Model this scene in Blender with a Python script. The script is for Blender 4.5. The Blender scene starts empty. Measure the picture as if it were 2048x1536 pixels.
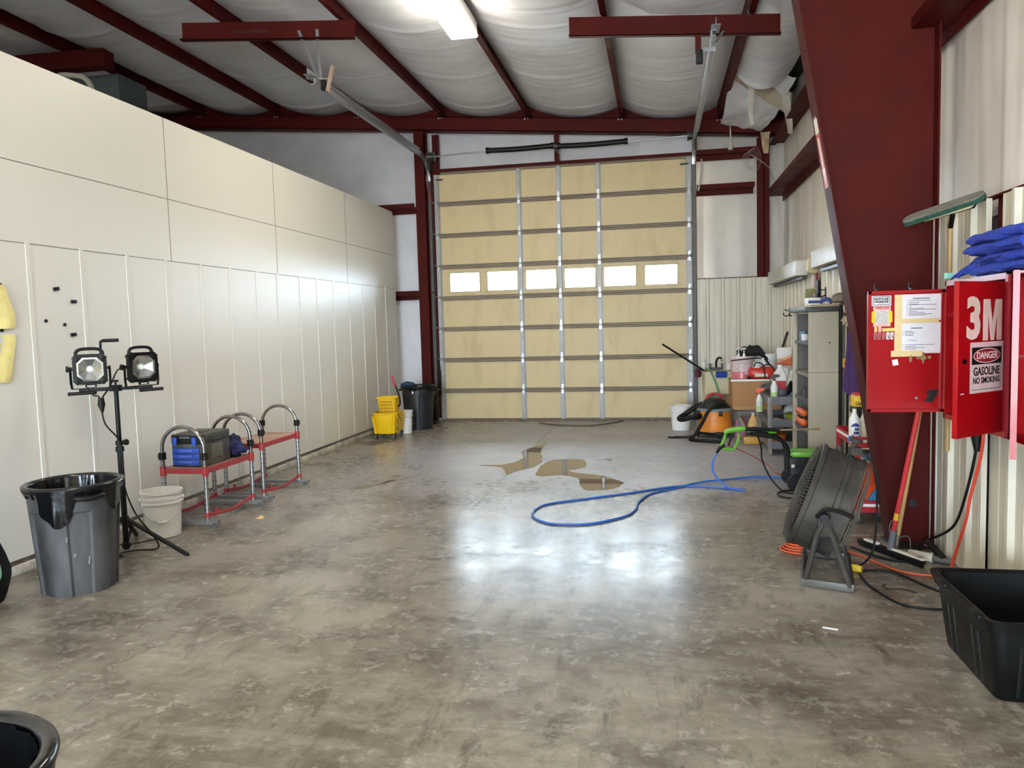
# Wash bay in a steel building: white booth wall on the left, sectional overhead door at the far end.
# Units metres. X to the right along the end wall, Y into the room, Z up; the lens is 1.628 m above the floor.
import bpy, bmesh, math, random
from mathutils import Vector as V, Matrix, noise

random.seed(7)
PI = math.pi
scene = bpy.context.scene
COL = scene.collection

# ------------------------------------------------------------------ materials
def lin(h):
    h = h.lstrip('#')
    c = [int(h[i:i + 2], 16) / 255 for i in (0, 2, 4)]
    return tuple(x / 12.92 if x <= .04045 else ((x + .055) / 1.055) ** 2.4 for x in c) + (1,)

MATS = {}
def mat(name, col, rough=.5, metal=0, var=.12, scale=6, bump=0, bscale=40, trans=0, stretch=None,
        col2=None, coat=0, emit=None, estr=0, rvar=.0, spec=.5, lo=.35, hi=.68, detail=5, alpha=1):
    """Principled surface; the colour wanders a little with noise (var) or blends to col2 (dirt, wear)."""
    if name in MATS: return MATS[name]
    m = bpy.data.materials.new(name); m.use_nodes = True
    nt = m.node_tree; N = nt.nodes; L = nt.links
    b = N['Principled BSDF']
    b.inputs['Roughness'].default_value = rough; b.inputs['Metallic'].default_value = metal
    b.inputs['Specular IOR Level'].default_value = spec
    b.inputs['Transmission Weight'].default_value = trans
    b.inputs['Coat Weight'].default_value = coat
    b.inputs['Alpha'].default_value = alpha
    c = lin(col)
    tc = N.new('ShaderNodeTexCoord'); mp = N.new('ShaderNodeMapping')
    L.new(tc.outputs['Object'], mp.inputs['Vector'])
    if stretch: mp.inputs['Scale'].default_value = stretch
    no = N.new('ShaderNodeTexNoise'); no.inputs['Scale'].default_value = scale
    no.inputs['Detail'].default_value = detail; no.inputs['Roughness'].default_value = .6
    L.new(mp.outputs['Vector'], no.inputs['Vector'])
    rp = N.new('ShaderNodeMapRange'); rp.inputs['From Min'].default_value = lo; rp.inputs['From Max'].default_value = hi
    L.new(no.outputs['Fac'], rp.inputs['Value'])
    mx = N.new('ShaderNodeMix'); mx.data_type = 'RGBA'
    L.new(rp.outputs['Result'], mx.inputs['Factor'])
    if col2:
        mx.inputs['A'].default_value = c; mx.inputs['B'].default_value = lin(col2)
    else:
        mx.inputs['A'].default_value = tuple(x * (1 - var) for x in c[:3]) + (1,)
        mx.inputs['B'].default_value = tuple(min(1, x * (1 + var)) for x in c[:3]) + (1,)
    L.new(mx.outputs['Result'], b.inputs['Base Color'])
    if rvar:
        rr = N.new('ShaderNodeMapRange')
        rr.inputs['To Min'].default_value = max(0, rough - rvar); rr.inputs['To Max'].default_value = min(1, rough + rvar)
        rr.inputs['From Min'].default_value = lo; rr.inputs['From Max'].default_value = hi
        L.new(no.outputs['Fac'], rr.inputs['Value']); L.new(rr.outputs['Result'], b.inputs['Roughness'])
    if bump:
        n2 = N.new('ShaderNodeTexNoise'); n2.inputs['Scale'].default_value = bscale; n2.inputs['Detail'].default_value = 4
        L.new(mp.outputs['Vector'], n2.inputs['Vector'])
        bp = N.new('ShaderNodeBump'); bp.inputs['Strength'].default_value = bump; bp.inputs['Distance'].default_value = .01
        L.new(n2.outputs['Fac'], bp.inputs['Height']); L.new(bp.outputs['Normal'], b.inputs['Normal'])
    if emit:
        b.inputs['Emission Color'].default_value = lin(emit); b.inputs['Emission Strength'].default_value = estr
    MATS[name] = m
    return m

RED = mat('oxide_red_steel', '#44120e', .6, var=.15, scale=3, rvar=.08, spec=.1)
BOOTH = mat('booth_white_paint', '#e3e1da', .4, var=.008, scale=.7, detail=1)
GAP = mat('panel_gap', '#77736a', .8)
INSUL = mat('vinyl_insulation', '#e9ebf2', .42, var=.07, scale=2, stretch=(1, 1, 1), rvar=.1, bump=.12, bscale=9)
WBLANK = mat('wall_blanket', '#e0d9cf', .45, var=.06, scale=2, rvar=.08, bump=.12, bscale=9)
LINER = mat('cream_liner_steel', '#cfc9b6', .42, var=.08, scale=5, stretch=(3, 3, .25), rvar=.08, col2='#bdb5a0', lo=.45, hi=.8)
DOORTAN = mat('door_tan_skin', '#d2be90', .5, scale=2.6, col2='#b9a474', lo=.5, hi=.85, stretch=(1.4, 1, .5), bump=.03)
TANFRAME = mat('window_frame_tan', '#cbbb8f', .45, var=.05)
RAIL = mat('door_rail_brown', '#71655d', .65, var=.1, stretch=(.5, 1, 6), spec=.25)
GALV = mat('galvanized_steel', '#a9abae', .38, .85, var=.14, scale=14, rvar=.1)
GALVP = mat('galvanized_stile', '#9f9d99', .5, .3, var=.12, scale=18, rvar=.1)
CHROME = mat('steel_tube', '#9b9893', .25, .9, col2='#75706a', scale=9, rvar=.1)
DARKST = mat('dark_greasy_steel', '#3a3a3a', .45, .5, var=.2)
BLACKP = mat('black_plastic', '#0b0b0c', .5, var=.15, scale=8, rvar=.1, spec=.25)
BLACKG = mat('black_gloss_film', '#0e0f11', .18, var=.1, bump=.25, bscale=14)
BLACKR = mat('black_rubber', '#0d0d0d', .6, var=.15, spec=.3)
DUSTB = mat('scuffed_black_plastic', '#262628', .6, col2='#5b5b5d', scale=4.5, lo=.38, hi=.72, stretch=(1, 1, .35), rvar=.1, detail=8)
FANB = mat('dusty_fan_black', '#2d2a27', .7, col2='#504b44', scale=4, lo=.4, hi=.72, rvar=.08, spec=.3, detail=8)
REDP = mat('red_enamel', '#93080f', .3, var=.06, coat=.1, spec=.35)
REDW = mat('worn_red_paint', '#a8323a', .5, col2='#8d4a45', scale=10, lo=.45, hi=.8)
WHITEP = mat('white_plastic', '#e6e6e4', .4, var=.04)
TRANSL = mat('translucent_white_plastic', '#dfdedb', .38, var=.05, scale=9)
YEL = mat('mop_bucket_yellow', '#eec512', .38, var=.06)
BLUE = mat('royal_blue_cloth', '#17369f', .85, var=.2, scale=20, bump=.5, bscale=160)
TBLUE = mat('toolbox_blue', '#2249a8', .4, var=.1)
NAVY = mat('navy_cloth', '#1b1d4a', .85, var=.2, bump=.3, bscale=60)
WHITE = mat('white_print', '#ece9e6', .5, var=.03)
PAPER = mat('white_paper', '#e9e6ea', .6, var=.03)
BLK = mat('black_print', '#0d0d0d', .5)
TAPE = mat('masking_tape', '#dcc48e', .6, var=.06, scale=30)
GREENP = mat('lime_green_plastic', '#5a9c26', .4, var=.06)
WOOD = mat('ash_wood_handle', '#a98a55', .5, var=.15, scale=6, stretch=(6, 6, .4))
ORANGE = mat('orange_plastic', '#d8832a', .45, var=.1, scale=5)
ORCORD = mat('orange_cord', '#c3502a', .5)
RCORD = mat('coral_red_cord', '#d4452f', .5)
BHOSE = mat('blue_hose', '#2c5fb0', .4, var=.08)
CARD = mat('cardboard', '#a5784c', .75, var=.06, scale=5)
GREYP = mat('grey_plastic', '#5d5d5f', .5, var=.12)
TOWER = mat('taupe_plastic', '#a99f8b', .5, var=.05, stretch=(1, 1, .3))
TOWERG = mat('grey_shelf_plastic', '#87837c', .55, var=.08)
PURPLE = mat('purple_towel', '#45285f', .95, var=.15, bump=.4, bscale=140)
CREAM = mat('cream_plastic', '#cbbd98', .45, var=.1)

# ------------------------------------------------------------------ mesh helpers
def cat(pts, k=6, closed=False):
    """Catmull-Rom through pts."""
    P = [V(p) for p in pts]; n = len(P); out = []
    rng = n if closed else n - 1
    for i in range(rng):
        a, b, c, d = (P[(i - 1) % n], P[i], P[(i + 1) % n], P[(i + 2) % n]) if closed else \
                     (P[max(i - 1, 0)], P[i], P[i + 1], P[min(i + 2, n - 1)])
        for j in range(k):
            t = j / k
            out.append(.5 * ((2 * b) + (c - a) * t + (2 * a - 5 * b + 4 * c - d) * t * t + (3 * b - a - 3 * c + d) * t ** 3))
    if not closed: out.append(P[-1])
    return out

def frame(o, x, y):
    x = V(x).normalized(); z = x.cross(V(y)).normalized(); y = z.cross(x)
    return Matrix(((x.x, y.x, z.x, o[0]), (x.y, y.y, z.y, o[1]), (x.z, y.z, z.z, o[2]), (0, 0, 0, 1)))

class B:
    def __init__(s): s.v = []; s.f = []
    def add(s, vs, fs, M=None):
        o = len(s.v)
        s.v += [tuple(M @ V(p)) if M else tuple(p) for p in vs]
        s.f += [tuple(i + o for i in f) for f in fs]
        return s
    def box(s, c, d, M=None, rz=0, ch=0):
        """Box centred on c with sizes d; ch chamfers all edges."""
        x, y, z = (k / 2 for k in d)
        R = Matrix.Translation(V(c)) @ Matrix.Rotation(rz, 4, 'Z')
        if M: R = M @ R
        if ch <= 0:
            vs = [(i * x, j * y, k * z) for i in (-1, 1) for j in (-1, 1) for k in (-1, 1)]
            return s.add(vs, [(0, 1, 3, 2), (4, 6, 7, 5), (0, 4, 5, 1), (2, 3, 7, 6), (0, 2, 6, 4), (1, 5, 7, 3)], R)
        bm = bmesh.new(); bmesh.ops.create_cube(bm, size=1)
        for v in bm.verts: v.co = V((v.co.x * d[0], v.co.y * d[1], v.co.z * d[2]))
        bmesh.ops.bevel(bm, geom=bm.edges[:], offset=ch, segments=2, affect='EDGES', profile=.6)
        s.bm(bm, R); return s
    def bm(s, bm, M=None):
        bm.verts.index_update()
        s.add([v.co.copy() for v in bm.verts], [[v.index for v in f.verts] for f in bm.faces], M); bm.free(); return s
    def rings(s, rings, closed=True, cap0=True, cap1=True, loop=False, M=None):
        n = len(rings[0]); vs = [p for r in rings for p in r]; fs = []
        m = len(rings)
        for i in range(m if loop else m - 1):
            for j in range(n if closed else n - 1):
                a, b = i * n + j, i * n + (j + 1) % n
                c, d = ((i + 1) % m) * n + (j + 1) % n, ((i + 1) % m) * n + j
                fs.append((a, b, c, d))
        if closed and not loop:
            if cap0: fs.append(tuple(range(n - 1, -1, -1)))
            if cap1: fs.append(tuple((m - 1) * n + j for j in range(n)))
        return s.add(vs, fs, M)
    def tube(s, pts, r, n=8, closed=False, k=0, prof=None, up=None, M=None, cap=True):
        """Sweep a circle (or a profile of (side, up) pairs) along a path; r may be a list."""
        P = cat(pts, k, closed) if k else [V(p) for p in pts]
        m = len(P); T = []
        for i in range(m):
            a = P[i - 1] if (i or closed) else P[i]; b = P[(i + 1) % m] if (i < m - 1 or closed) else P[i]
            t = (b - a); T.append(t.normalized() if t.length > 1e-9 else V((0, 0, 1)))
        u = V(up) if up else (V((0, 0, 1)) if abs(T[0].z) < .9 else V((1, 0, 0)))
        rg = []
        for i in range(m):
            x = T[i].cross(u)
            if x.length < 1e-4: x = T[i].cross(V((.3, .9, .1)))
            x.normalize(); y = x.cross(T[i]).normalized()
            if not up: u = y
            rr = r[min(int(i * len(r) / m), len(r) - 1)] if isinstance(r, (list, tuple)) else r
            if isinstance(r, (list, tuple)) and len(r) > 1:
                q = i * (len(r) - 1) / max(1, m - 1); j = min(int(q), len(r) - 2); rr = r[j] + (r[j + 1] - r[j]) * (q - j)
            if prof: rg.append([P[i] + x * a + y * b for a, b in prof])
            else: rg.append([P[i] + (x * math.cos(2 * PI * j / n) + y * math.sin(2 * PI * j / n)) * rr for j in range(n)])
        return s.rings(rg, True, cap, cap, closed, M)
    def cyl(s, p, q, r0, r1=None, n=20, M=None, cap=True):
        return s.tube([p, q], [r0, r0 if r1 is None else r1], n, M=M, cap=cap)
    def lathe(s, prof, c=(0, 0, 0), n=36, M=None, sx=1, sy=1, cap0=False, cap1=False):
        R = Matrix.Translation(V(c))
        if M: R = M @ R
        rg = [[(r * sx * math.cos(2 * PI * j / n), r * sy * math.sin(2 * PI * j / n), z) for j in range(n)] for r, z in prof]
        return s.rings(rg, True, cap0, cap1, False, R)
    def prism(s, poly, d, M=None):
        """Polygon in XY extruded from z=0 to z=d."""
        rg = [[(x, y, 0) for x, y in poly], [(x, y, d) for x, y in poly]]
        return s.rings(rg, True, True, True, False, M)
    def grid(s, fn, nu, nv, M=None, back=0):
        """fn(u, v) over the unit square; back > 0 closes a sheet of that thickness along its normals."""
        vs = [V(fn(i / nu, j / nv)) for i in range(nu + 1) for j in range(nv + 1)]
        k = nv + 1
        fs = [(i * k + j, (i + 1) * k + j, (i + 1) * k + j + 1, i * k + j + 1) for i in range(nu) for j in range(nv)]
        if back:
            o = len(vs); nb = []
            for i in range(nu + 1):
                for j in range(nv + 1):
                    a = vs[min(i + 1, nu) * k + j] - vs[max(i - 1, 0) * k + j]
                    b = vs[i * k + min(j + 1, nv)] - vs[i * k + max(j - 1, 0)]
                    q = a.cross(b)
                    nb.append(vs[i * k + j] - (q.normalized() * back if q.length > 1e-12 else V((0, 0, back))))
            vs += nb
            fs += [tuple(x + o for x in reversed(f)) for f in fs]
            rim = [i * k for i in range(nu + 1)] + [nu * k + j for j in range(1, k)] + \
                  [i * k + nv for i in range(nu - 1, -1, -1)] + [j for j in range(nv - 1, 0, -1)]
            fs += [(rim[i], rim[i] + o, rim[(i + 1) % len(rim)] + o, rim[(i + 1) % len(rim)]) for i in range(len(rim))]
        return s.add(vs, fs, M)
    def ball(s, c, r, n=16, sc=(1, 1, 1), M=None):
        m = max(6, n // 2); R = Matrix.Translation(V(c)) @ Matrix.Diagonal((*sc, 1))
        if M: R = M @ R
        rg = [[(r * math.sin(PI * i / m) * math.cos(2 * PI * j / n), r * math.sin(PI * i / m) * math.sin(2 * PI * j / n),
                -r * math.cos(PI * i / m)) for j in range(n)] for i in range(1, m)]
        return s.rings(rg, M=R)
    def text(s, t, M, size, bold=0, ext=.0006, sx=1, align='CENTER', spacing=1, line=1, shear=0):
        cu = bpy.data.curves.new('t', 'FONT'); cu.body = t; cu.size = size; cu.extrude = ext; cu.offset = bold
        cu.align_x = align; cu.align_y = 'CENTER'; cu.space_character = spacing; cu.space_line = line; cu.shear = shear
        cu.resolution_u = 3
        o = bpy.data.objects.new('t', cu); COL.objects.link(o)
        me = o.to_mesh(); R = M @ Matrix.Diagonal((sx, 1, 1, 1))
        s.add([v.co.copy() for v in me.vertices], [tuple(p.vertices) for p in me.polygons], R)
        o.to_mesh_clear(); bpy.data.objects.remove(o); bpy.data.curves.remove(cu)
        return s

def rrect(w, h, r, n=4):
    """Rounded rectangle centred on the origin."""
    out = []
    for cx, cy, a in ((w / 2 - r, h / 2 - r, 0), (-w / 2 + r, h / 2 - r, 90), (-w / 2 + r, -h / 2 + r, 180), (w / 2 - r, -h / 2 + r, 270)):
        for i in range(n + 1):
            t = math.radians(a + 90 * i / n); out.append((cx + r * math.cos(t), cy + r * math.sin(t)))
    return out

WORLD = {}
def obj(name, b, m, parent=None, sharp=35, world=None):
    """Link builder b as ONE mesh object. Parts of a thing opened with world=True are given in room coordinates."""
    me = bpy.data.meshes.new(name); vs = b.v
    w = world if world is not None else (parent is not None and WORLD.get(parent.name))
    if w and parent is not None:
        r = parent
        off = V((0, 0, 0))
        while r is not None: off += V(r.location); r = r.parent
        vs = [tuple(V(p) - off) for p in vs]
    me.from_pydata(vs, [], [f for f in b.f]); me.validate(); me.update()
    bm = bmesh.new(); bm.from_mesh(me); bmesh.ops.recalc_face_normals(bm, faces=bm.faces); bm.to_mesh(me); bm.free()
    me.materials.append(m)
    for p in me.polygons: p.use_smooth = True
    me.set_sharp_from_angle(angle=math.radians(sharp))
    o = bpy.data.objects.new(name, me); COL.objects.link(o)
    if parent is not None: o.parent = parent
    if w: WORLD[o.name] = True
    return o

def tag(o, label, category, group=None):
    o['label'] = label; o['category'] = category
    if group: o['group'] = group
    return o

def thing(name, label, category, loc=(0, 0, 0), rz=0, group=None, world=False):
    o = bpy.data.objects.new(name, None); COL.objects.link(o); o.empty_display_size = .1
    o.location = loc; o.rotation_euler = (0, 0, rz)
    if world: WORLD[o.name] = True
    return tag(o, label, category, group)

def solo(name, b, m, label, category, group=None, loc=None, sharp=35):
    """A thing that is one mesh; vertices in room coordinates, origin moved to loc (or its base centre)."""
    xs = [p[0] for p in b.v]; ys = [p[1] for p in b.v]; zs = [p[2] for p in b.v]
    c = V(loc) if loc else V(((min(xs) + max(xs)) / 2, (min(ys) + max(ys)) / 2, min(zs)))
    b.v = [tuple(V(p) - c) for p in b.v]
    o = obj(name, b, m, None, sharp); o.location = c
    return tag(o, label, category, group)

def struct(name, b, m, parent=None, sharp=35):
    o = obj(name, b, m, parent, sharp)
    if parent is None: o['kind'] = 'structure'
    return o

def dup(root, loc, rz=None, label=None):
    """Copy a thing with its parts and sub-parts."""
    def rec(o, par):
        c = o.copy(); COL.objects.link(c)
        if par is not None:
            c.parent = par; c.matrix_parent_inverse = o.matrix_parent_inverse.copy()
        for ch in [q for q in bpy.data.objects if q.parent == o]: rec(ch, c)
        return c
    r = rec(root, None); r.location = loc
    if rz is not None: r.rotation_euler = (0, 0, rz)
    if label: r['label'] = label
    return r
nz = lambda x, y, z=0.: noise.noise(V((x, y, z)))
# ------------------------------------------------------------------ the room
D = 12.83                      # plane of the overhead door
roofz = lambda x: 4.85 - .0833 * x      # underside of the purlins

# floor: trowelled concrete, dusty warm grey, blotched and scuffed, with a soft sealer sheen
def floor_mat():
    m = bpy.data.materials.new('sealed_concrete'); m.use_nodes = True
    nt = m.node_tree; N = nt.nodes; L = nt.links; b = N['Principled BSDF']
    tc = N.new('ShaderNodeTexCoord')
    def noise_(scale, detail, rough=.6, dist=0, st=None):
        mp = N.new('ShaderNodeMapping'); L.new(tc.outputs['Object'], mp.inputs['Vector'])
        if st: mp.inputs['Scale'].default_value = st[0]; mp.inputs['Rotation'].default_value = (0, 0, st[1])
        n = N.new('ShaderNodeTexNoise'); n.inputs['Scale'].default_value = scale; n.inputs['Detail'].default_value = detail
        n.inputs['Roughness'].default_value = rough; n.inputs['Distortion'].default_value = dist
        L.new(mp.outputs['Vector'], n.inputs['Vector']); return n.outputs['Fac']
    def rng(v, a, c, d=0, e=1):
        r = N.new('ShaderNodeMapRange'); r.inputs['From Min'].default_value = a; r.inputs['From Max'].default_value = c
        r.inputs['To Min'].default_value = d; r.inputs['To Max'].default_value = e; L.new(v, r.inputs['Value']); return r.outputs['Result']
    def mix(f, a, c):
        x = N.new('ShaderNodeMix'); x.data_type = 'RGBA'
        L.new(f, x.inputs['Factor'])
        for s, v in (('A', a), ('B', c)):
            if isinstance(v, str): x.inputs[s].default_value = lin(v)
            else: L.new(v, x.inputs[s])
        return x.outputs['Result']
    def mul(a, c):
        x = N.new('ShaderNodeMath'); x.operation = 'MULTIPLY'; L.new(a, x.inputs[0])
        if isinstance(c, (int, float)): x.inputs[1].default_value = c
        else: L.new(c, x.inputs[1])
        return x.outputs[0]
    big = noise_(.6, 7, .62, .2); mid = noise_(1.7, 9, .7, .25); fine = noise_(11, 7, .72, .2)
    sc1 = noise_(4, 8, .74, .35, ((.55, 1.7, 1), .4)); sc2 = noise_(5, 8, .74, .4, ((1.8, .5, 1), -.3))
    grit = noise_(90, 3, .6)
    c = mix(rng(big, .4, .6), '#675f53', '#968f82')
    c = mix(mul(rng(mid, .47, .6), .8), c, '#524b41')
    c = mix(mul(rng(sc1, .45, .76), .6), c, '#aaa498')
    c = mix(mul(rng(sc2, .53, .66), .6), c, '#463f35')
    c = mix(mul(rng(fine, .5, .76), .4), c, '#b5afa4')
    c = mix(mul(rng(grit, .6, .75), .25), c, '#453d34')
    # pale blue-grey sheen of window daylight painted into the floor colour near the door
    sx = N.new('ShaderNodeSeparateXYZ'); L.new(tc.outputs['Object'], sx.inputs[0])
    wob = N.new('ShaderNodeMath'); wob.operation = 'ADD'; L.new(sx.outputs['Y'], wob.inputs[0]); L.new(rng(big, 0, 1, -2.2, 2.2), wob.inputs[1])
    window_sheen = mul(mul(rng(wob.outputs[0], 6.4, 8.8), rng(wob.outputs[0], 13.4, 11.6)), mul(rng(sx.outputs['X'], -4.0, -2.2), rng(sx.outputs['X'], 2.2, .9)))
    window_sheen = mul(window_sheen, rng(fine, .3, .55, .35, 1))
    c = mix(mul(window_sheen, .78), c, '#b2b4bd')
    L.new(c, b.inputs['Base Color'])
    r = N.new('ShaderNodeMath'); r.operation = 'ADD'
    L.new(rng(mid, .3, .7, .16, .27), r.inputs[0]); L.new(rng(fine, .35, .7, -.02, .09), r.inputs[1])
    rf = N.new('ShaderNodeMath'); rf.operation = 'MULTIPLY_ADD'; L.new(window_sheen, rf.inputs[0]); rf.inputs[1].default_value = .2; L.new(r.outputs[0], rf.inputs[2])
    L.new(rf.outputs[0], b.inputs['Roughness'])
    b.inputs['Specular IOR Level'].default_value = .2
    bp = N.new('ShaderNodeBump'); bp.inputs['Strength'].default_value = .06; bp.inputs['Distance'].default_value = .004
    L.new(fine, bp.inputs['Height']); L.new(bp.outputs['Normal'], b.inputs['Normal'])
    return m
CONC = floor_mat()
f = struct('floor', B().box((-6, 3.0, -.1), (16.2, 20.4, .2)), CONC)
b = B()                                                   # saw-cut joints in the slab
b.box((-1.66, 9.6, .0005), (.005, 6.2, .001))
struct('trim_1', b, mat('joint_dirt', '#575046', .8))
GROUND = mat('outside_ground', '#bebdba', .9, var=.1, scale=.8)
struct('floor_outside', B().box((-6, 38.2, -.16), (90, 50, .2)).box((-6, -32.2, -.16), (90, 50, .2)), GROUND)

# end wall: insulated blanket above, ribbed cream liner to 2.29 m right of the door
def blanket(x0, x1, z0, z1, nu, nv, seed=0, amp=.012):
    def fn(u, v):
        x = x0 + (x1 - x0) * u; z = z0 + (z1 - z0) * v
        e = .012 * abs(math.sin(PI * (x + seed) / .91)) ** .5
        w = amp * .7 * nz(x * 5, z * .5, seed) + amp * .7 * nz(x * 13 + z, z * .6, seed + 4) * max(0, nz(x * .8, z * .8, 9 + seed))
        return (x, 12.93 - e - w - .012 * nz(x * 1.5, z * 1.5, 3), z)
    return B().grid(fn, nu, nv)
wb = blanket(-14.1, -3.77, 0, 6.1, 260, 60, 1)
struct('wall_back', wb, INSUL)
struct('wall_back.001', blanket(.56, 2.0, 2.25, 5, 90, 60, 2, .014), WBLANK)
struct('wall_back.002', blanket(-3.78, .57, 4.27, 5.4, 240, 40, 3, .016), INSUL)
def ribs(L, pitch=.305):
    """Section of a ribbed panel along 0..L: tall trapezoid ribs with shallow minor ribs between."""
    out = []; x = -.1
    while x < L:
        out += [(x, 0), (x + .015, .032), (x + .045, .032), (x + .06, 0), (x + .115, 0), (x + .122, .003), (x + .14, .003),
                (x + .147, 0), (x + .2, 0), (x + .207, .003), (x + .225, .003), (x + .232, 0)]
        x += pitch
    return [(min(max(a, 0), L), h) for a, h in out if -.07 <= a <= L + .07]
def liner(p, o, ax, nrm, z0, z1):
    s = [V(o) + V(ax) * a + V(nrm) * h for a, h in p]
    b = B(); k = len(s)
    b.add([(q.x, q.y, z0) for q in s] + [(q.x, q.y, z1) for q in s], [(i, i + 1, i + 1 + k, i + k) for i in range(k - 1)])
    return b
struct('wall_back.003', liner(ribs(1.31, .235), (.60, 12.575, 0), (1, 0, 0), (0, -1, 0), 0, 2.275), LINER, sharp=20)
struct('trim_2', B().box((1.25, 12.72, 2.28), (1.3, .31, .012)).box((.602, 12.72, 1.14), (.006, .3, 2.27)), RED)
# right wall
def rblanket(u, v):
    y = -7 + 19.95 * u; z = 2.2 + 2.75 * v
    w = .02 * nz(y * 2.2, z * .5, 5) + .02 * max(0, nz(y * 7, z * .35, 6)) + .008 * nz(y * 19, z * .5 + y * .3, 7) + .03 * abs(math.sin(PI * (y + .25) / 1.22)) ** .4 - .028
    return (1.975 - w, y, z)
struct('wall_right', B().grid(rblanket, 560, 44), WBLANK)
struct('wall_right.001', liner(ribs(8.1), (1.875, 4.86, 0), (0, 1, 0), (-1, 0, 0), 0, 2.275), LINER, sharp=20)
struct('wall_right.002', liner(ribs(11.75), (1.875, -7, 0), (0, 1, 0), (-1, 0, 0), 0, 2.275), LINER, sharp=20)
struct('wall_right.003', B().box((1.9, 4.81, 1.0), (.01, .14, 2.1)), LINER)
struct('trim_3', B().box((1.92, 4.81, 2.16), (.02, .12, .24)), RED)
struct('trim_4', B().box((1.9, 3, 2.283), (.05, 19.9, .012)), RED)
# outer skin, far left wall and the wall behind the camera with its open doorway
SKIN = mat('outer_skin', '#8d8a84', .7)
b = B().box((2.06, 3, 2.4), (.06, 20.2, 5.2)).box((-14.2, 3, 3.1), (.1, 20.2, 6.4))
struct('wall_left_outer', b, SKIN)
b = B().box((-8.9, -7.05, 3.1), (10.6, .1, 6.4)).box((1.2, -7.05, 2.6), (1.8, .1, 5.4)).box((-1.65, -7.05, 4.55), (4.0, .1, 2.9))
struct('wall_front', b, mat('front_wall', '#c9c6bf', .6))
b = B().box((-8.9, 12.98, 3.1), (10.4, .06, 6.4)).box((1.29, 12.98, 2.6), (1.6, .06, 5.2)).box((-1.6, 12.98, 4.95), (4.5, .06, 1.5)).box((-1.6, 12.98, .1), (4.5, .06, .4))
struct('wall_back_outer', b, SKIN)

# ceiling: vinyl faced blanket sagging between the purlins, above it the dark deck
PX = [1.78, .95, -.57, -2.08, -3.53, -5.0, -6.47, -7.93, -9.4, -10.9, -12.4, -14.0]
SEAMS = [3.2, 5.03, 6.86, 8.9, 10.72, 12.2]
def bay(x1, x0, ya, yb, ny, seed, nx=22, torn=False):
    def fn(u, v):
        x = x0 + (x1 - x0) * u; y = ya + (yb - ya) * v
        top = roofz(x) + .2
        sag = (.17 + .035 * nz(y * .7, seed)) * (4 * u * (1 - u)) ** .9
        edge = (4 * (u - .5) ** 2)
        w = (.008 + .003 * edge) * nz(u * 1.6, y * 9, seed) + .005 * nz(u * 2, y * 24, seed + 5)
        w += .03 * nz(u * 1.2, y * 1.1, seed + 2) * (1 - edge)
        for ys in SEAMS:
            d = (y - ys - .05 * nz(u * 2, ys, seed)) / .035
            if abs(d) < 3: w -= .022 * math.exp(-d * d) * (1 - edge * .4)
        if torn: sag += .14 * max(0, (y - 9.9) / .9) ** 2 * (4 * u * (1 - u))
        return (x, y, top - sag + w * min(1, 9 * u * (1 - u)))
    return B().grid(fn, nx, ny)
ci = 0
for i in range(len(PX) - 1):
    yb = 10.75 if i == 0 else 12.88
    for ya, y2, n in ((-7, 6.6, 60), (6.6, yb, 150)):
        c = struct('ceiling' + ('' if ci == 0 else '.%03d' % ci), bay(PX[i], PX[i + 1], ya, y2, n, i * 3.1, torn=(i == 0 and ya > 0)), INSUL, sharp=60)
        ci += 1
DECK = mat('dark_roof_deck', '#2c2927', .8)
b = B()
b.add([(2.2, -7.1, roofz(2.2) + .27), (2.2, 13.1, roofz(2.2) + .27), (-14.3, 13.1, roofz(-14.3) + .27), (-14.3, -7.1, roofz(-14.3) + .27),
       (2.2, -7.1, roofz(2.2) + .4), (2.2, 13.1, roofz(2.2) + .4), (-14.3, 13.1, roofz(-14.3) + .4), (-14.3, -7.1, roofz(-14.3) + .4)],
      [(0, 1, 2, 3), (7, 6, 5, 4), (0, 4, 5, 1), (1, 5, 6, 2), (2, 6, 7, 3), (3, 7, 4, 0)])
struct('ceiling_deck', b, DECK)

# booth wall on the left
BX = -4.408
b = B().box((BX - .05, 4.02, 2.952), (.1, 17.0, 1.296)).box((BX - .045, 4.02, 1.2), (.1, 17.0, 2.208))
wl = struct('wall_left', b, BOOTH)
b = B()
b.box((BX - .001, 4.02, 2.869), (.006, 17.0, .006))
for y in (-1.9, .2, 2.3, 4.35, 6.4, 8.41, 10.49): b.box((BX - .001, y, 2.95), (.006, .006, 1.3))
b.box((BX + .0045, 4.02, 2.303), (.006, 17.0, .005))
struct('panel_seam', b, GAP, wl)
Ys = [-3.1, -2.6, -2.1, -1.56, -1.04, -.5, .03, .55, 1.07, 1.6, 2.12, 2.65, 3.17, 3.7, 4.22, 4.746, 5.264, 5.787, 6.308, 6.85, 7.366, 7.903, 8.38, 8.956, 9.438, 9.955, 10.512, 11.026, 11.525, 12.02]
for y in Ys:
    b = B().box((BX + .007, y, 1.215), (.008, .038, 2.2))
    struct('batten', b, BOOTH, wl)
b = B().box((BX + .012, 4.02, .03), (.036, 17.0, .06), ch=.006)
struct('baseboard_left', b, mat('dirty_curb', '#d9d4c8', .8, col2='#a39a8a', scale=7, lo=.4, hi=.65, bump=.3, bscale=40))

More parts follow.
